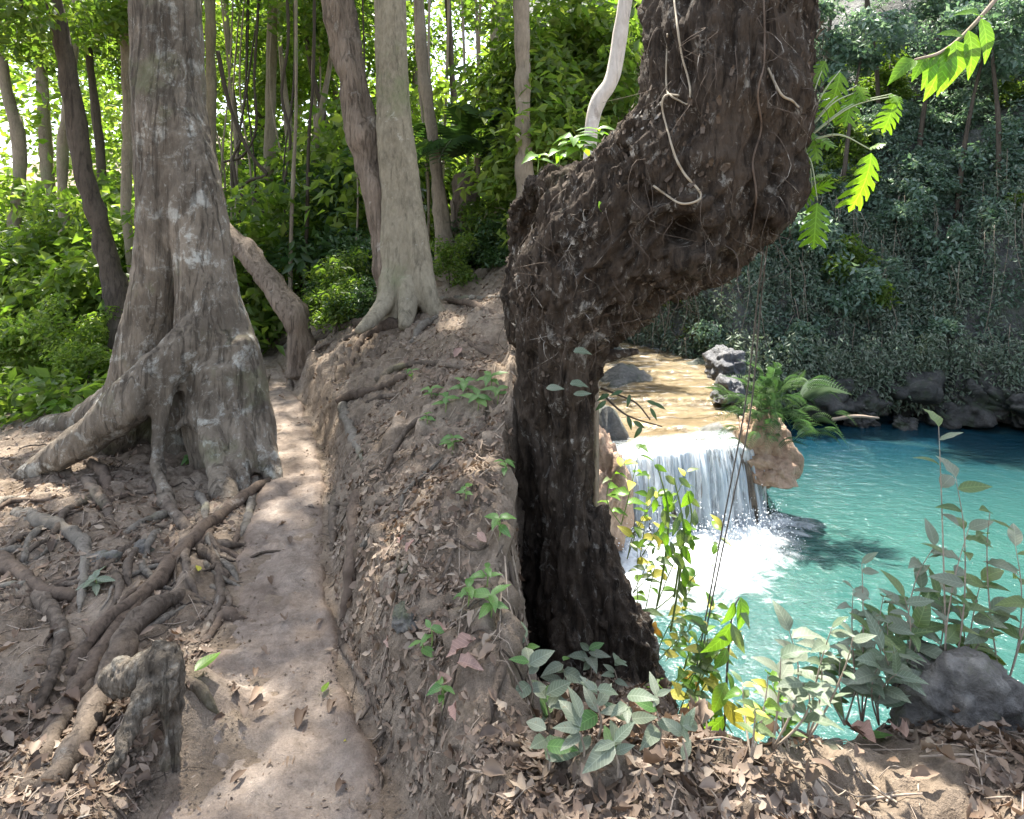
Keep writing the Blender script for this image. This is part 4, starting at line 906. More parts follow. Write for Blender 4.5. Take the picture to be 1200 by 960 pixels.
for x, y, n, s in ((518, 830, 5, .055), (575, 722, 6, .075), (548, 712, 5, .06), (494, 776, 3, .06), (570, 690, 4, .06), (505, 760, 3, .05)):
    rosette('fresh green seedling with rounded leaves low on the bank near the trail', x, y, n, s, 'plant', 'green seedlings low on the bank')
rosette('pale greyish seedling among the roots left of the trail', 112, 692, 7, .085, 'grey', None, .05)
rosette('tiny fern-like seedling under the buttress roots', 222, 545, 7, .09, 'plant', None, .05)
for x, y, n, s in ((100, 470, 7, .14), (130, 470, 6, .13), (150, 440, 6, .12), (70, 490, 7, .15), (40, 470, 7, .16), (108, 445, 7, .15)):
    rosette('bright green plant sprouting behind the great left-hand root', x, y, n, s, 'bright', 'bright plants behind the great root', .12)
# fern tufts on the buttress trunk and leaves stuck on it
for k in range(5):
    pass

# lobed leaves beside the arched trunk
lv = thing('lobed_leaf_vine', 'cluster of bright yellow-green deeply lobed leaves on long stalks beside the trunk', 'plant', P(934, 172, 2.75))
o0 = P(934, 172, 2.75)
for (sx_, sy_, sd_2), (ex_, ey_), ln, vr, ry in (((948, 152, 2.72), (968, 190), 42, 0, .3), ((950, 158, 2.74), (968, 165), 36, 2, .2), ((958, 235, 2.70), (953, 290), 58, 0, .3), ((952, 222, 2.74), (936, 240), 34, 2, .1), ((945, 232, 2.75), (955, 218), 34, 1, .1),
        ((1021, 176, 2.66), (1022, 248), 72, 1, .35), ((1018, 174, 2.66), (1034, 168), 22, 2, .2), ((985, 82, 2.7), (978, 140), 60, 1, .3), ((1003, 108, 2.7), (988, 142), 46, 0, .2), ((1004, 100, 2.72), (1012, 112), 30, 2, .2), ((1050, 112, 2.66), (1040, 160), 48, 0, .3), ((1045, 110, 2.68), (1052, 116), 26, 2, .2), ((948, 210, 2.76), (962, 205), 24, 2, .1), ((968, 70, 2.72), (950, 105), 40, 0, .2)):
    s = P(sx_, sy_, sd_2); e_ = P(ex_, ey_, sd_2-.06)
    mid = (o0+s)/2+np.array([0, -.03, .05]); V, Fc = tube([o0, mid, s], [.004, .003, .002], n=5, m=14); pe = part('petiole', V, Fc, M['pink_stem'], lv)
    put_leaf(pe, 'lobed', s, e_-s, (random.uniform(-.4, .4), -1.2, .9), ln/F*sd_2*.98, var=vr)
sp_ = thing('leaf_spray', 'spray of oval bright green leaves hanging from a twig above the pool', 'branch', P(1088, 60, 2.7))
V, Fc = px_tube([(1200, -40, 2.8, 3), (1140, 30, 2.75, 2.4), (1105, 60, 2.7, 2), (1072, 70, 2.66, 1.2)], n=6, m=20); part('twig', V, Fc, M['twig'], sp_)
for x, y, ex_, ey_ in ((1072, 70, 1040, 86), (1085, 66, 1068, 92), (1095, 62, 1088, 106), (1105, 60, 1100, 116), (1112, 54, 1112, 112), (1120, 48, 1130, 100), (1100, 62, 1075, 84), (1135, 36, 1150, 90), (1150, 22, 1170, 70), (1128, 42, 1100, 30), (1150, 20, 1130, 0)):
    s = P(x, y, 2.7); put_leaf(sp_, 'bright', s, P(ex_, ey_, 2.66)-s, (0, -1, .8), math.hypot(ex_-x, ey_-y)/F*2.7)

# small plants growing on the limb
for x, y, n, s in ((680, 182, 7, .10), (672, 175, 6, .12), (700, 165, 6, .10), (655, 190, 5, .08), (630, 196, 5, .09)):
    p = P(x, y, 2.95); rosette('little bright green plant growing on top of the arched tree limb', (p[0], p[1], p[2]), 0, n, s, 'bright', 'plants on the arched limb', .05, 'limb_plant')
lv2 = put_leaf(None, 'bright', P(702, 236, 2.66), (.4, -.2, -.9), (.3, -1, .3), .06, 'stray_leaf', label='single bright leaf stuck on the dark arched bark', category='leaf')
for (x, y) in ((672, 412), (668, 450), (672, 462), (640, 455)):
    put_leaf(None, 'grey', P(x, y, 2.74), (.9, -.2, .15), (0, -.7, 1), .075, 'bark_leaf', label='narrow pale leaf sticking out from the lower arched trunk', category='leaf', group='pale leaves on the lower arched trunk')
cl = thing('ivy_sprig', 'thin sprig of small dark leaves reaching out from under the arch', 'vine', P(706, 466, 2.95))
for L in ([(704, 455, 2.95, 1.6), (722, 462, 2.9, 1.4), (745, 472, 2.86, 1.2), (762, 492, 2.85, 1)], [(706, 462, 2.95, 1.5), (725, 480, 2.9, 1.3), (742, 490, 2.88, 1), (776, 500, 2.86, .8)]):
    V, Fc = px_tube(L, n=4, m=16); part('stem', V, Fc, M['dark_twig'], cl)
for x, y in ((730, 458), (738, 462), (735, 488), (742, 494), (758, 470), (766, 472), (762, 478), (710, 470), (714, 462), (752, 500)):
    put_leaf(cl, 'dark', P(x, y, 2.87), (random.gauss(0, 1), -.3, -.5), (0, -1, .6), .06)

# creeper and bushes on the lip beside the arched trunk
random.seed(21)
def slope_pt(x, y): return on_ground(x, y)
lip = [(738, 560), (745, 600), (752, 640), (760, 690), (772, 730), (785, 770), (800, 800), (815, 830), (790, 720), (778, 660), (760, 600), (822, 770), (806, 740)]
for k, (x, y) in enumerate(lip):
    d = 3.3+.35*(k % 3) if y < 760 else 2.7; tip = P(x+random.uniform(5, 45), y-random.uniform(10, 50), d-.1); bz = P(x-10, y+55, d+.05)
    plant('lip_creeper', 'yellow-green creeper on the gorge edge beside the arched trunk', bz, [tip, tip+np.array([random.gauss(0, .1), 0, random.gauss(0, .1)])], ('bright', 'bright', 'mid', 'yellow'), .085, 7, 'creepers on the gorge edge', .15, 'green_stem', .003)
for x, y in ((763, 733), (755, 742), (812, 790), (768, 728), (814, 797)): put_leaf(None, 'orange', P(x, y, 2.9), (random.gauss(0, 1), -.5, -.6), (0, -1, .5), .065, 'orange_leaf', label='orange withered leaf caught in the creeper on the gorge edge', category='leaf', group='orange leaves on the gorge edge')
# dangling creeper strings with single leaves in front of the fall
for k, (xa, ya, xb, yb) in enumerate(((790, 560, 796, 680), (770, 545, 780, 650), (805, 575, 800, 640))):
    t = thing('hanging_creeper', 'thin leafy creeper shoots dangling in front of the waterfall', 'vine', P(xb, yb+60, 3.3), 'creeper shoots before the waterfall')
    V, Fc = px_tube([(xb-10, yb+60, 3.3, 1.4), (xb, yb, 3.25, 1.3), ((xa+xb)/2+8, (ya+yb)/2, 3.2, 1.1), (xa, ya, 3.2, .7)], n=4, m=18); part('stem', V, Fc, M['green_stem'], t)
    for i in range(9):
        f = i/8; put_leaf(t, random.choice(('bright', 'mid')), P(xa+(xb-xa)*f+random.uniform(-9, 9), ya+(yb-ya)*f, 3.2), (random.gauss(0, .7), -.4, -.8), (0, -1, .5), random.uniform(.06, .10))
# tall leafy shoot before the pool
sh_ = thing('tall_shoot', 'tall dark-stemmed shoot with drooping oval green leaves before the pool', 'plant', on_ground(846, 878))
V, Fc = px_tube([(846, 890, 1.85, 1.6), (850, 830, 1.85, 1.5), (853, 770, 1.84, 1.4), (858, 720, 1.83, 1.1), (866, 700, 1.83, .8)], n=6, m=24); part('stem', V, Fc, M['dark_twig'], sh_)
for x, y, ex_, ey_, kd in ((860, 706, 856, 730, 'bright'), (868, 700, 874, 732, 'bright'), (857, 730, 840, 770, 'bright'), (858, 732, 868, 758, 'mid'), (866, 712, 878, 728, 'mid'), (852, 760, 844, 782, 'bright'), (852, 788, 862, 806, 'bright'), (851, 800, 838, 830, 'bright'), (850, 820, 866, 850, 'yellow'), (848, 840, 828, 868, 'bright'), (853, 748, 838, 742, 'mid'), (848, 860, 868, 880, 'mid')):
    s = P(x, y, 1.83); put_leaf(sh_, kd, s, P(ex_, ey_, 1.8)-s, (random.gauss(0, .4), -1, .3), math.hypot(ex_-x, ey_-y)/F*1.83*1.15, var=0)
# bushes at the right of the lip
random.seed(5)
RB = [(905, 880, [(925, 740), (915, 770), (940, 800)], 'grey', .10), (945, 870, [(975, 735), (1000, 745), (960, 760)], 'grey', .085), (1010, 850, [(1010, 660), (1000, 690), (1035, 700)], 'grey', .09), (1040, 830, [(1060, 700), (1040, 730), (1020, 740)], ('grey', 'mid'), .13), (1075, 820, [(1095, 640), (1080, 690), (1100, 700)], ('grey', 'mid'), .13), (1110, 830, [(1120, 560), (1100, 500), (1135, 620)], ('mid', 'grey'), .12),
      (990, 850, [(985, 770), (1010, 760), (965, 780)], ('grey', 'mid'), .12), (1060, 810, [(1050, 745), (1075, 735), (1035, 760)], ('grey', 'mid'), .15), (1130, 820, [(1150, 680), (1165, 730), (1120, 700)], ('grey', 'mid'), .14), (1175, 820, [(1190, 640), (1160, 600), (1210, 690)], ('mid', 'grey'), .14), (925, 885, [(905, 800), (930, 810), (890, 830)], ('bright', 'mid'), .07), (880, 890, [(870, 800), (885, 830), (900, 790)], ('bright', 'yellow', 'mid'), .06), (1030, 850, [(1030, 780), (1050, 790), (1010, 790)], 'grey', .13)]
RL = ['grey-green bush beside the tall drooping shoot', 'thin-stemmed grey bush between the tall shoot and the dead leaves', 'tallest dull-leaved sprig rising over the pink dead leaves', 'broad-leaved bush just behind the pink dead leaves', 'bush leaning over the pale boulder from behind', 'tall green-leaved bush beside the pale boulder', 'low broad-leaved bush over the curled pink leaves', 'large-leaved bush left of the pale boulder', 'bush just beyond the pale boulder', 'tall leafy bush farthest past the pale boulder', 'small bright-leaved bush at the tall shoot', 'yellowish small bush at the foot of the tall shoot', 'short dusty bush in front of the broad-leaved bush']
for k, (bx_, by_, tips, kd, s) in enumerate(RB):
    bs = on_ground(bx_, by_, dmax=2.6); dd_ = bs[1]
    if dd_ < 1 or dd_ > 2.5: dd_ = 2.; bs = P(bx_, by_, dd_)
    plant('lip_bush', RL[k], bs, [P(a, b_, dd_-random.uniform(-.12, .12)) for a, b_ in tips], kd, s*.8, 6, 'bushes above the pool', .3, 'twig', .003, .7)
# broad grey leaves in front of the arched trunk
random.seed(8)
for k, (x, y, s) in enumerate(((640, 860, .14), (700, 870, .13), (660, 815, .13), (735, 868, .11), (690, 800, .13), (620, 830, .13), (720, 815, .10), (770, 880, .10), (640, 920, .14), (720, 925, .13), (800, 915, .11), (615, 780, .10), (680, 905, .13))):
    p = on_ground(x, y); t = thing('broad_leaf_plant', 'low plant with broad dusty grey-green leaves below the arched trunk', 'plant', p, 'dusty plants below the arched trunk')
    c = p+np.array([0, 0, .09]); V, Fc = tube([p, p*.5+c*.5+np.array([.01, 0, 0]), c], [.004, .003, .002], n=5, m=6); st_ = part('stem', V, Fc, M['twig'], t)
    for j in range(6):
        a = random.uniform(0, 6.28); put_leaf(st_, 'grey' if j else random.choice(('grey', 'plant')), c+np.array([0, 0, random.uniform(-.05, .04)]), (math.cos(a), math.sin(a)-.2, random.uniform(-.1, .7)), (random.gauss(0, .3), -.6, 1), s*.62*random.uniform(.6, 1.2))

# ropes down to the pool
for k, L in enumerate(([(898, 262, 2.9, .9), (889, 340, 3.2, .9), (874, 470, 3.2, .9), (850, 600, 3.15, .9), (827, 724, 3.1, .9), (815, 790, 3.05, .9)], [(903, 262, 2.88, .9), (893, 340, 3.17, .9), (880, 480, 3.17, .9), (858, 590, 3.12, .9), (832, 716, 3.07, .9), (818, 790, 3.03, .9)])):
    vine('thin dark rope strung from the arched trunk down past the waterfall', L, 'rope', 'ropes before the waterfall', 'rope', 'rope', 5, 20, 0)

# ---------------------------------------------------------------- rocks
def rock(name, label, c, r, mat, seed=0, group=None, rough=.35, n=3, sq=(1, 1, 1)):
    import bmesh
    bm = bmesh.new(); bmesh.ops.create_icosphere(bm, subdivisions=n, radius=1); me = bpy.data.meshes.new('t'); bm.to_mesh(me); bm.free()
    V = np.array([v.co[:] for v in me.vertices]); Fc = [tuple(p.vertices) for p in me.polygons]; bpy.data.meshes.remove(me)
    V = V*(1+rough*fbm(V*1.2+seed*3.7, 4)+.30*rough*fbm(V*4.5+seed, 4)-.22*rough*np.abs(fbm(V*2.6+seed*2, 3)))[:, None]; V[:, 2] = np.maximum(V[:, 2], -.6)
    V = V*np.array(r)*np.array(sq)+np.array(c)
    return single(name, V, Fc, M[mat], label, 'rock', group)
rock('boulder', 'weathered pale grey boulder behind dead leaves on the gorge edge', P(1110, 815, 1.95), (.15, .15, .14), 'rock_grey', 5, n=5)
rock('boulder', 'low grey stone half buried under the bushes at the edge', P(950, 905, 1.75), (.13, .1, .08), 'rock_grey', 5, n=5)
rock('boulder', 'small pale limestone lump set in the root-covered bank', on_ground(478, 722)-np.array([0, -.02, .02]), (.06, .06, .045), 'rock_grey', 7, n=5)
rock('boulder', 'mossy grey stone wedged under the long dark root', on_ground(120, 655)-np.array([0, 0, .03]), (.08, .08, .06), 'rock_grey', 9, n=4)
rock('boulder', 'grey stone beside the pale seedling among roots', on_ground(165, 640)-np.array([0, 0, .03]), (.06, .06, .05), 'rock_grey', 12, n=4)
rock('boulder', 'big grey wet boulder at the right bank of the upper stream', P(848, 428, 20.0), (.55, 1.0, .6), 'rock_dark', 2, n=5)
rock('boulder', 'dark wet boulder jutting over the pool beside the stream', P(852, 458, 18.6), (.42, .6, .42), 'rock_dark', 4, n=5)
rock('boulder', 'tan limestone boulder under the fern clump at the waterfall edge', P(900, 530, 15.6), (.62, .6, 1.15), 'rock_tan', 6, n=5)
rock('boulder', 'rusty wet limestone shoulder at the right end of the waterfall', P(882, 515, 15.7), (.45, .6, .8), 'rock_tan', 8, n=5)
rock('boulder', 'low tan rock ledge at the waterline below the fern clump', P(905, 552, 15.1), (.5, .45, .35), 'rock_tan', 14, n=5)
rock('boulder', 'brown rock wall at the left end of the waterfall', P(704, 585, 13.8), (.55, .8, 1.4), 'rock_tan', 10, n=5)
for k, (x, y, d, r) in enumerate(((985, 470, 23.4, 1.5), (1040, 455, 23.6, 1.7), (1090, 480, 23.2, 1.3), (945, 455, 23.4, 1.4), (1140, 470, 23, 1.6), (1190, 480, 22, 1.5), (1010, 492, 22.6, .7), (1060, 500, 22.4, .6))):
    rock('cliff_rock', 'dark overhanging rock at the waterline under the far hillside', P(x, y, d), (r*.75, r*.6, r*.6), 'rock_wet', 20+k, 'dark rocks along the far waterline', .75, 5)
V, Fc = px_tube([(975, 492, 21.5, 2), (1000, 488, 21.3, 2.2), (1030, 490, 21.2, 1.6)], n=6, m=12, amp=.3); single('driftwood', V, Fc, M['twig'], 'pale drift branch lying in the water under the far bank', 'branch')
# fern clump on the rock
fc = thing('fern_clump', 'lush green fern clump growing on the tan rock beside the waterfall', 'fern', P(900, 500, 15.4))
random.seed(4); cc = P(902, 478, 15.3)
for k in range(95):
    o = Vector((random.gauss(0, .36), random.gauss(0, .3)-.1, random.gauss(0, .32))); d = Vector((o.x*1.6+random.gauss(0, .4), o.y-.3+random.gauss(0, .4), random.uniform(-.1, .9)))
    put_leaf(fc, 'fern', Vector(cc)+o, d, (0, -.4, 1), random.uniform(.4, .75), 'frond')
for k in range(4): put_leaf(fc, 'fern_pale', P(938, 470, 15.2), (random.uniform(.5, 1), random.uniform(-.4, .2), random.uniform(.5, .9)), (0, -.3, 1), random.uniform(.7, .95), 'frond', label='pale grey-green arching frond')

# ---------------------------------------------------------------- far hillside
def hill_pts(n, x0, x1, dmax, seed, lift):
    r = np.random.default_rng(seed); X = r.uniform(x0, x1, n*3); fy = np.interp(X, _fx, _fy); q = r.random(n*3)**1.3*dmax+.15
    Y = fy+q; Z = Hgt(X, Y); return np.column_stack([X, Y, Z+lift*r.random(n*3)])
C = hill_pts(44000, 3, 26, 11, 3, 1.2); q_ = fbm(C*.75, 3); C = C[(q_ > -.38) & (C[:, 2] > -3.9+1.2*fbm(C*.5+4, 2))]
V, Fc, rn = leaf_cloud(C, .21, .5, .42, .45, 9); struct('hillside_undergrowth', V, Fc, M['leaf_hill'], kind='stuff', smooth=False, attr={'rnd': rn}, label='dense blue-green undergrowth covering the far hillside', category='foliage')
r_ = np.random.default_rng(44); n_ = 9000; Y_ = r_.uniform(3.9, 15, n_); X_ = r_.uniform(.05, .105, n_)*Y_; Z_ = Hgt(X_, Y_); kp = Z_ > -4.6
C = np.column_stack([X_, Y_-.05, Z_+.1*r_.random(n_)])[kp]; V, Fc, rn = leaf_cloud(C, .13, .3, .45, .4, 45); struct('gorge_wall_foliage', V, Fc, M['leaf_bg'], kind='stuff', smooth=False, attr={'rnd': rn}, label='green foliage clinging to the near gorge wall', category='foliage')
# curtains of hanging twigs and narrow leaves over the rock
C0 = hill_pts(420, 5, 24, 3.6, 8, .8); C0 = C0[C0[:, 2] > -3.4]; out, DD = [], []
for p in C0:
    L = rng.uniform(.6, 2.4); m = int(L*26); t = rng.random(m)
    out.append(p+np.column_stack([rng.normal(0, .07, m), -.4-.25*t+rng.normal(0, .06, m), .5-t*L]))
for k in range(330):
    X = rng.uniform(7.5, 21); p = np.array([X, np.interp(X, _fx, _fy)-rng.uniform(.5, 1.1), rng.uniform(-3.6, -2.0)]); L = min(rng.uniform(.9, 2.4), p[2]+4.85); m = int(L*30); t = rng.random(m)
    out.append(p+np.column_stack([rng.normal(0, .1, m), rng.normal(0, .1, m), .3-t*L]))
C = np.vstack(out); V, Fc, rn = leaf_cloud(C, .18, .25, .32, .8, 12); struct('hanging_foliage', V, Fc, M['leaf_hang'], kind='stuff', smooth=False, attr={'rnd': rn}, label='trailing grey-green creepers hanging down the far rock face', category='foliage')
tb = []
for p in C0[::5]:
    q = p+np.array([0, -.5, .6]); tb.append(tube([q, q+np.array([rng.normal(0, .15), -.1, -1]), q+np.array([rng.normal(0, .3), -.15, -rng.uniform(1.6, 3.6)])], [.012, .012, .007], n=3, m=6))
Vr, Fr = merge(tb); struct('hanging_stems', Vr, Fr, M['twig'], kind='stuff', label='thin dry stems hanging down the far hillside', category='foliage')
HS = [crown_mesh('foliage', 500+k, (1.3, 1.2, 1.0), 17, 120, .2, M[('leaf_hill', 'leaf_hill', 'leaf_hill', 'leaf_bg')[k]], shell=.2, droop=.4, cr=.45)[0] for k in range(4)]
random.seed(9)
for k in range(120):
    X = random.uniform(3, 25); q = random.uniform(.7, 9.5)**1.0; Y = float(np.interp(X, _fx, _fy))+q; z = gz(X, Y)
    kk = random.randrange(4); s = random.uniform(.6, 1.25); pxx = HX+X/Y*F
    wh = 'above the stream boulders' if pxx < 860 else 'behind the fern clump' if pxx < 960 else 'behind the lobed leaves' if pxx < 1060 else 'above the far end of the pool'
    t = thing('hillside_shrub', f"{'large' if s > .95 else 'small'} {('blue-green', 'grey-green', 'dark glossy', 'fresh green')[kk]} shrub {'low' if q < 4 else 'high'} on the far hillside {wh}", 'shrub', (X, Y, z), 'shrubs on the far hillside')
    o = link('foliage', HS[kk], t, (0, -.3, .5*s)); o.scale = (s, s, s*random.uniform(.8, 1.3)); o.rotation_euler.z = random.uniform(0, 6)
    V, Fc = tube([(X, Y, z-.2), (X, Y-.15, z+.3*s), (X, Y-.3, z+.8*s)], [.05, .04, .02], n=5, m=5); part('stem', V, Fc, M['twig'], t)
for k, (x, d, h, ln) in enumerate(((985, 27, 7, 3), (1030, 28.5, 8, -4), (1075, 27.5, 7, 5), (940, 28, 7.5, -2), (1120, 26, 7, 4), (1170, 25, 7, -3), (1010, 31, 9, 2), (1095, 31, 8, -3), (960, 31, 8, 4), (860, 33, 9, 2), (800, 36, 9, -2), (740, 34, 8, 3), (660, 30, 9, -2), (690, 37, 9, 2), (630, 26, 7, 3), (1150, 30, 8, 2))):
    X = (x-HX)/F*d; z = gz(X, d); t = thing('hillside_tree', f"{'tall' if h > 7.5 else 'short'} slender {'rightward' if ln > 0 else 'leftward'} leaning tree on the far hillside {'beyond the arched limb' if x < 780 else 'at the stream head' if x < 900 else 'behind the lobed leaves' if x < 1060 else 'above the far end of the pool'}", 'tree', (X, d, z), 'trees on the far hillside')
    tp = np.array([X+ln*.25, d-.6, z+h]); V, Fc = tube([(X, d, z-.3), (X+ln*.05, d-.2, z+h*.35), (X+ln*.15, d-.3, z+h*.7), tp], [.11, .085, .06, .02], n=7, m=16, amp=.15); part('trunk', V, Fc, M['bark_dark'], t)
    o = link('crown', HS[k % 3], t, Vector(tp)-Vector(t.location)-Vector((0, 0, .5))); s = random.uniform(1., 1.5); o.scale = (s, s, s); o.rotation_euler.z = k
# bright growth at the head of the stream
for x, y, d, s in ((790, 385, 27, .7), (815, 390, 26, .8), (770, 375, 29, .8), (830, 372, 27, 1), (800, 362, 29.5, 1.1), (845, 360, 26, 1)):
    p = P(x, y, d); t = thing('stream_shrub', 'fresh green shrub at the head of the upper stream', 'shrub', p, 'shrubs at the stream head')
    o = link('foliage', SH[1], t, (0, 0, .3)); o.scale = (s*1.3, s*1.3, s)
# sunlit foliage beyond the limb, upper left of the arch
for k in range(26):
    x, d = (random.uniform(606, 690), random.uniform(7, 9.5)) if k < 15 else (random.uniform(690, 770), random.uniform(32, 38)); y = random.uniform(60, 230); p = P(x, y, d)
    z = max(gz(p[0], d), -6); t = thing('gorge_tree', 'bright-leaved sapling on the gorge flank close behind the arched limb' if k < 15 else 'distant bushy sapling on the gorge flank seen over the arched limb', 'tree', (p[0], d, z), 'saplings on the gorge flank')
    if p[2] < z+.5: p[2] = z+.5
    if k >= 15: p[2] = max(p[2], z+2.2)
    V, Fc = tube([(p[0], d, z-.2), (p[0]+random.gauss(0, .1), d, (z+p[2])/2), p], [.05, .04, .02], n=5, m=8); part('trunk', V, Fc, M['bark_thin'], t)
    o = link('crown', SH[(1, 4, 0)[k % 3]], t, Vector(p)-Vector(t.location)); s = random.uniform(.8, 1.5)*(1 if k < 15 else 2.6); o.scale = (s, s, s)

# ---------------------------------------------------------------- fallen leaves and twigs
def litter(name, label, pxr, n, size, seed, dens=None, lo=.0, dmax=9, trail=False):
    r = np.random.default_rng(seed); d = np.exp(r.uniform(np.log(1.1), np.log(dmax), n)); x = r.uniform(pxr[0], pxr[1], n); X = (x-HX)/F*d
    keep = np.ones(n, bool)
    u = X-trail_c(d); off = np.abs(u)/trail_w(d)
    keep &= (off > 1.08) if not trail else (off < 1.05)
    keep &= fbm(np.column_stack([X*2, d*2, X*0]), 2) > lo
    if dens is not None: keep &= dens(X, d)
    X, d = X[keep], d[keep]; e = .03; h = Hgt(X, d); nx = (Hgt(X+e, d)-h)/e; ny = (Hgt(X, d+e)-h)/e
    Nn = np.column_stack([-nx, -ny, np.ones(len(X))]); Nn /= np.linalg.norm(Nn, axis=1)[:, None]; Nn = Nn+r.normal(size=Nn.shape)*.38; Nn /= np.linalg.norm(Nn, axis=1)[:, None]
    a = r.normal(size=Nn.shape); a -= Nn*(a*Nn).sum(1)[:, None]; a /= np.linalg.norm(a, axis=1)[:, None]; b_ = np.cross(Nn, a)
    C = np.column_stack([X, d, h+(.022 if trail else .008)]); L = (size*(.4+1.5*r.random(len(X))**1.8))[:, None]; W_ = L*r.uniform(.25, .55, len(X))[:, None]*.5; cu = r.uniform(.0, .5, len(X))[:, None]*L
    V = np.stack([C-a*L*.5+Nn*cu*.5, C-a*L*.12+b_*W_+Nn*cu*.3, C-a*L*.12-b_*W_+Nn*cu*.3, C, C+a*L*.2+b_*W_*.85+Nn*cu*.3, C+a*L*.2-b_*W_*.85+Nn*cu*.3, C+a*L*.5+Nn*cu*.6], 1).reshape(-1, 3)
    f = np.array([[0, 3, 1], [0, 2, 3], [1, 3, 4], [2, 5, 3], [3, 6, 4], [3, 5, 6]]); Fc = (f[None]+np.arange(len(X))[:, None, None]*7).reshape(-1, 3)
    struct(name, V, Fc, M['dead'], kind='stuff', smooth=False, attr={'rnd': np.repeat(r.random(len(X)), 7)}, label=label, category='leaf litter')
litter('leaf_litter', 'dry brown leaf litter scattered over the sloping bank', (330, 604), 16000, .028, 1, lambda X, d: X > trail_c(d), -.35, 8)
litter('leaf_crumbs', 'broken leaf crumbs scattered over the bank soil', (330, 604), 12000, .012, 61, lambda X, d: X > trail_c(d), -.6, 6)
litter('leaf_crumbs', 'broken leaf crumbs between the roots left of the trail', (-150, 330), 12000, .014, 62, lambda X, d: X < trail_c(d), -.6, 6)
litter('leaf_crumbs', 'broken leaf crumbs on the edge above the gorge', (604, 1350), 9000, .015, 63, lambda X, d: (d < edge_y(X, d)+.1), -.8, 3.7)
litter('leaf_litter', 'dry leaf litter between the roots left of the trail', (-150, 330), 12000, .034, 2, lambda X, d: X < trail_c(d), -.35, 8)
litter('leaf_litter', 'dense dead leaf litter on the edge above the gorge', (604, 1350), 13000, .036, 3, lambda X, d: (d < edge_y(X, d)+.1), -.8, 3.7)
litter('leaf_crumbs', 'trodden leaf crumbs on the dirt trail', (140, 480), 2600, .012, 64, None, -.2, 7, True)
def twigs(name, label, pxr, n, seed, dmax, cond):
    r = np.random.default_rng(seed); tb = []
    while len(tb) < n:
        d = math.exp(r.uniform(math.log(1.2), math.log(dmax))); X = (r.uniform(*pxr)-HX)/F*d
        if not cond(X, d): continue
        a = r.uniform(0, 6.28); L = r.uniform(.04, .2); p = [np.array([X+math.cos(a)*L*t, d+math.sin(a)*L*t, gz(X+math.cos(a)*L*t, d+math.sin(a)*L*t)+.008]) for t in (-.5, 0, .5)]
        rr = r.uniform(.0012, .0035); tb.append(tube(p, [rr, rr, rr*.6], n=4, m=5))
    Vr, Fr = merge(tb); struct(name, Vr, Fr, M['twig'], kind='stuff', label=label, category='twigs')
twigs('twig_litter', 'thin twigs strewn over the sloping bank', (330, 604), 240, 4, 6, lambda X, d: X > trail_c(d)+trail_w(d))
twigs('twig_litter', 'thin twigs strewn between the roots left of the trail', (-100, 320), 380, 5, 6, lambda X, d: X < trail_c(d)-trail_w(d))
twigs('twig_litter', 'thin twigs in the leaves on the gorge edge', (604, 1250), 160, 6, 2.6, lambda X, d: d < edge_y(X, d))
n = 1500; d = np.exp(rng.uniform(np.log(1.2), np.log(6), n)); tt = rng.uniform(-1, 1, n); tt = np.sign(tt)*np.abs(tt)**.5
X = trail_c(d)+tt*trail_w(d)*1.25; C = np.column_stack([X, d, Hgt(X, d)+.012]); blobs(C, rng.uniform(.002, .007, n)*1., M['ground'], 'soil_crumbs', kind='stuff', label='small soil crumbs and grit on the trail', category='grit')
# single leaves one can pick out
random.seed(31)
def fallen(kind, x, y, size, label, group=None, ang=None, name='fallen_leaf', var=None):
    p = on_ground(x, y); a = random.uniform(0, 6.28) if ang is None else ang; e = .04
    nx = (gz(p[0]+e, p[1])-gz(p[0]-e, p[1]))/(2*e); ny = (gz(p[0], p[1]+e)-gz(p[0], p[1]-e))/(2*e); nn = Vector((-nx, -ny, 1)).normalized()
    d = Vector((math.cos(a), math.sin(a), 0)); d = d-nn*d.dot(nn)
    o = put_leaf(None, kind, (p[0]-d.x*size*.5, p[1]-d.y*size*.5, p[2]-d.z*size*.5+.026), d, nn+rand_unit()*.12, size, name, var, label=label, category='leaf')
    if group: o['group'] = group
    return o
LM['flat_green'] = [leaf_mesh('green_leaf', M['leaf_bright'], .46, 9, .12, .08, .1)]
def laid(x, y, size, d, label):
    p = on_ground(x, y)+np.array([0, 0, .03]); put_leaf(None, 'flat_green', p, d, (0, -.3, 1), size, 'fallen_leaf', label=label, category='leaf')
laid(228, 798, .10, (.45, .9, .12), 'large fresh green leaf lying on the trail edge near the root stump')
laid(378, 822, .055, (.1, 1, .05), 'small dark green oval leaf lying on the trail')
fallen('yellow', 233, 672, .06, 'yellow leaf caught on the roots left of the trail', None, 2.1)
fallen('yellow', 409, 877, .035, 'small yellow leaf at the right margin of the trail', None, .5)
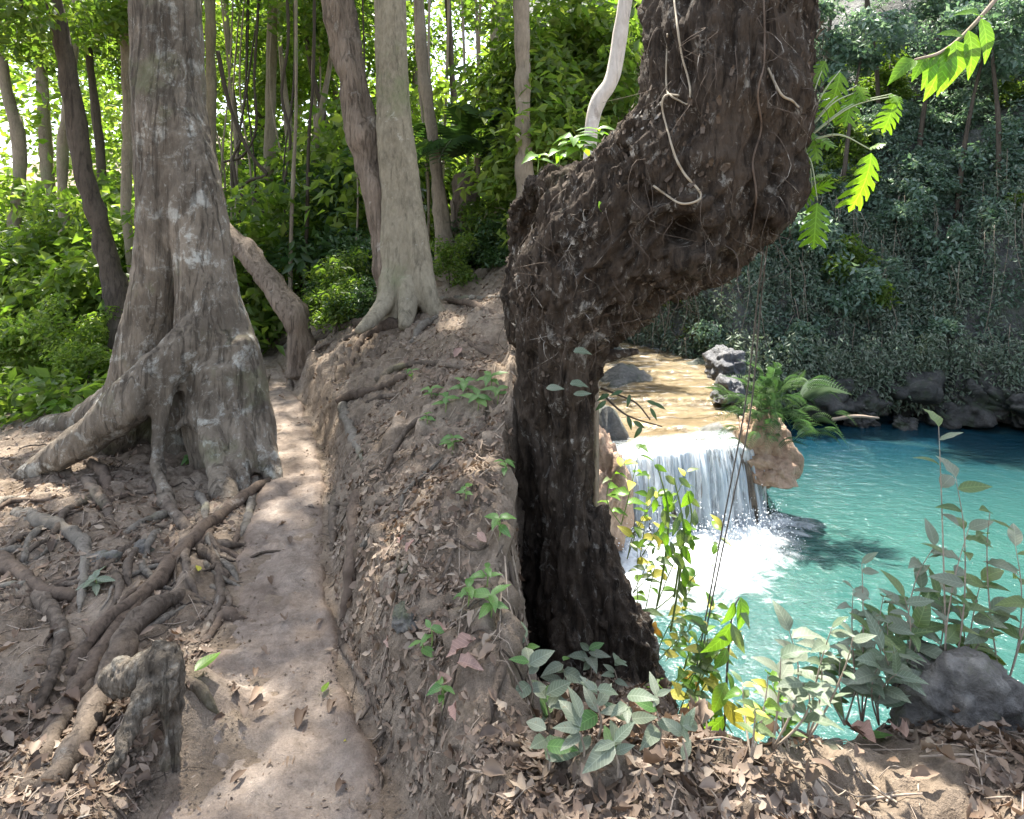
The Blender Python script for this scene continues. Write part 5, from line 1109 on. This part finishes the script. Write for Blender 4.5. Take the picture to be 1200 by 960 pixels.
for x, y, s in ((300, 822, .09), (275, 818, .07), (355, 855, .07), (305, 840, .06), (310, 770, .05), (335, 735, .06), (282, 845, .06), (318, 690, .05), (375, 735, .05), (340, 640, .06), (355, 560, .06), (330, 620, .05), (312, 640, .05), (385, 770, .04), (420, 850, .05), (365, 600, .05), (258, 850, .05), (395, 690, .05), (390, 840, .05), (340, 905, .07), (280, 920, .06), (400, 930, .06), (300, 800, .04), (350, 500, .07), (330, 470, .07)):
    fallen('dead', x, y, s, 'dry brown leaf lying flat on the bare dirt trail', 'dry leaves on the trail')
for k in range(120):
    y = random.uniform(400, 940); x = random.uniform(max(400, 440-(y-600)*.0 if y > 600 else 400), 600)
    if x < np.interp(y, [400, 600, 700, 880, 960], [360, 410, 420, 470, 500]): continue
    fallen('dead', x, y, random.uniform(.03, .065), 'dry curled leaf lying on the sloping bank', 'dry leaves on the bank')
for k in range(70):
    y = random.uniform(560, 940); x = random.uniform(-20, np.interp(y, [560, 700, 880, 960], [230, 250, 200, 150])); fallen('dead', x, y, random.uniform(.035, .07), 'dry curled leaf lying between the roots left of the trail', 'dry leaves among the roots')
for x, y, s in ((515, 748, .07), (520, 812, .08), (545, 770, .10), (470, 640, .05), (565, 640, .06), (536, 420, .10), (455, 760, .05), (535, 845, .06), (480, 650, .05), (550, 790, .09)):
    fallen('pink', x, y, s, 'pinkish brown dead leaf low on the bank', 'pinkish leaves on the bank')
for k in range(80):
    x = random.uniform(612, 830) if k < 45 else random.uniform(900, 1190); y = random.uniform(765, 945); p = on_ground(x, y)
    if p[1] > 3: continue
    fallen('dead', x, y, random.uniform(.035, .07), 'crisp dead leaf in the litter on the gorge edge', 'dead leaves on the gorge edge')
for x, y, s in ((1000, 835, .15), (1025, 855, .14), (1040, 835, .11), (985, 868, .12), (1055, 865, .10), (1010, 875, .12), (935, 850, .13)):
    fallen('pink', x, y, s, 'large curled pinkish dead leaf beside the pale boulder', 'large pinkish leaves by the boulder')
fallen('plant', 1028, 872, .09, 'fallen oval green leaf in front of the pinkish dead leaves', None, .1)
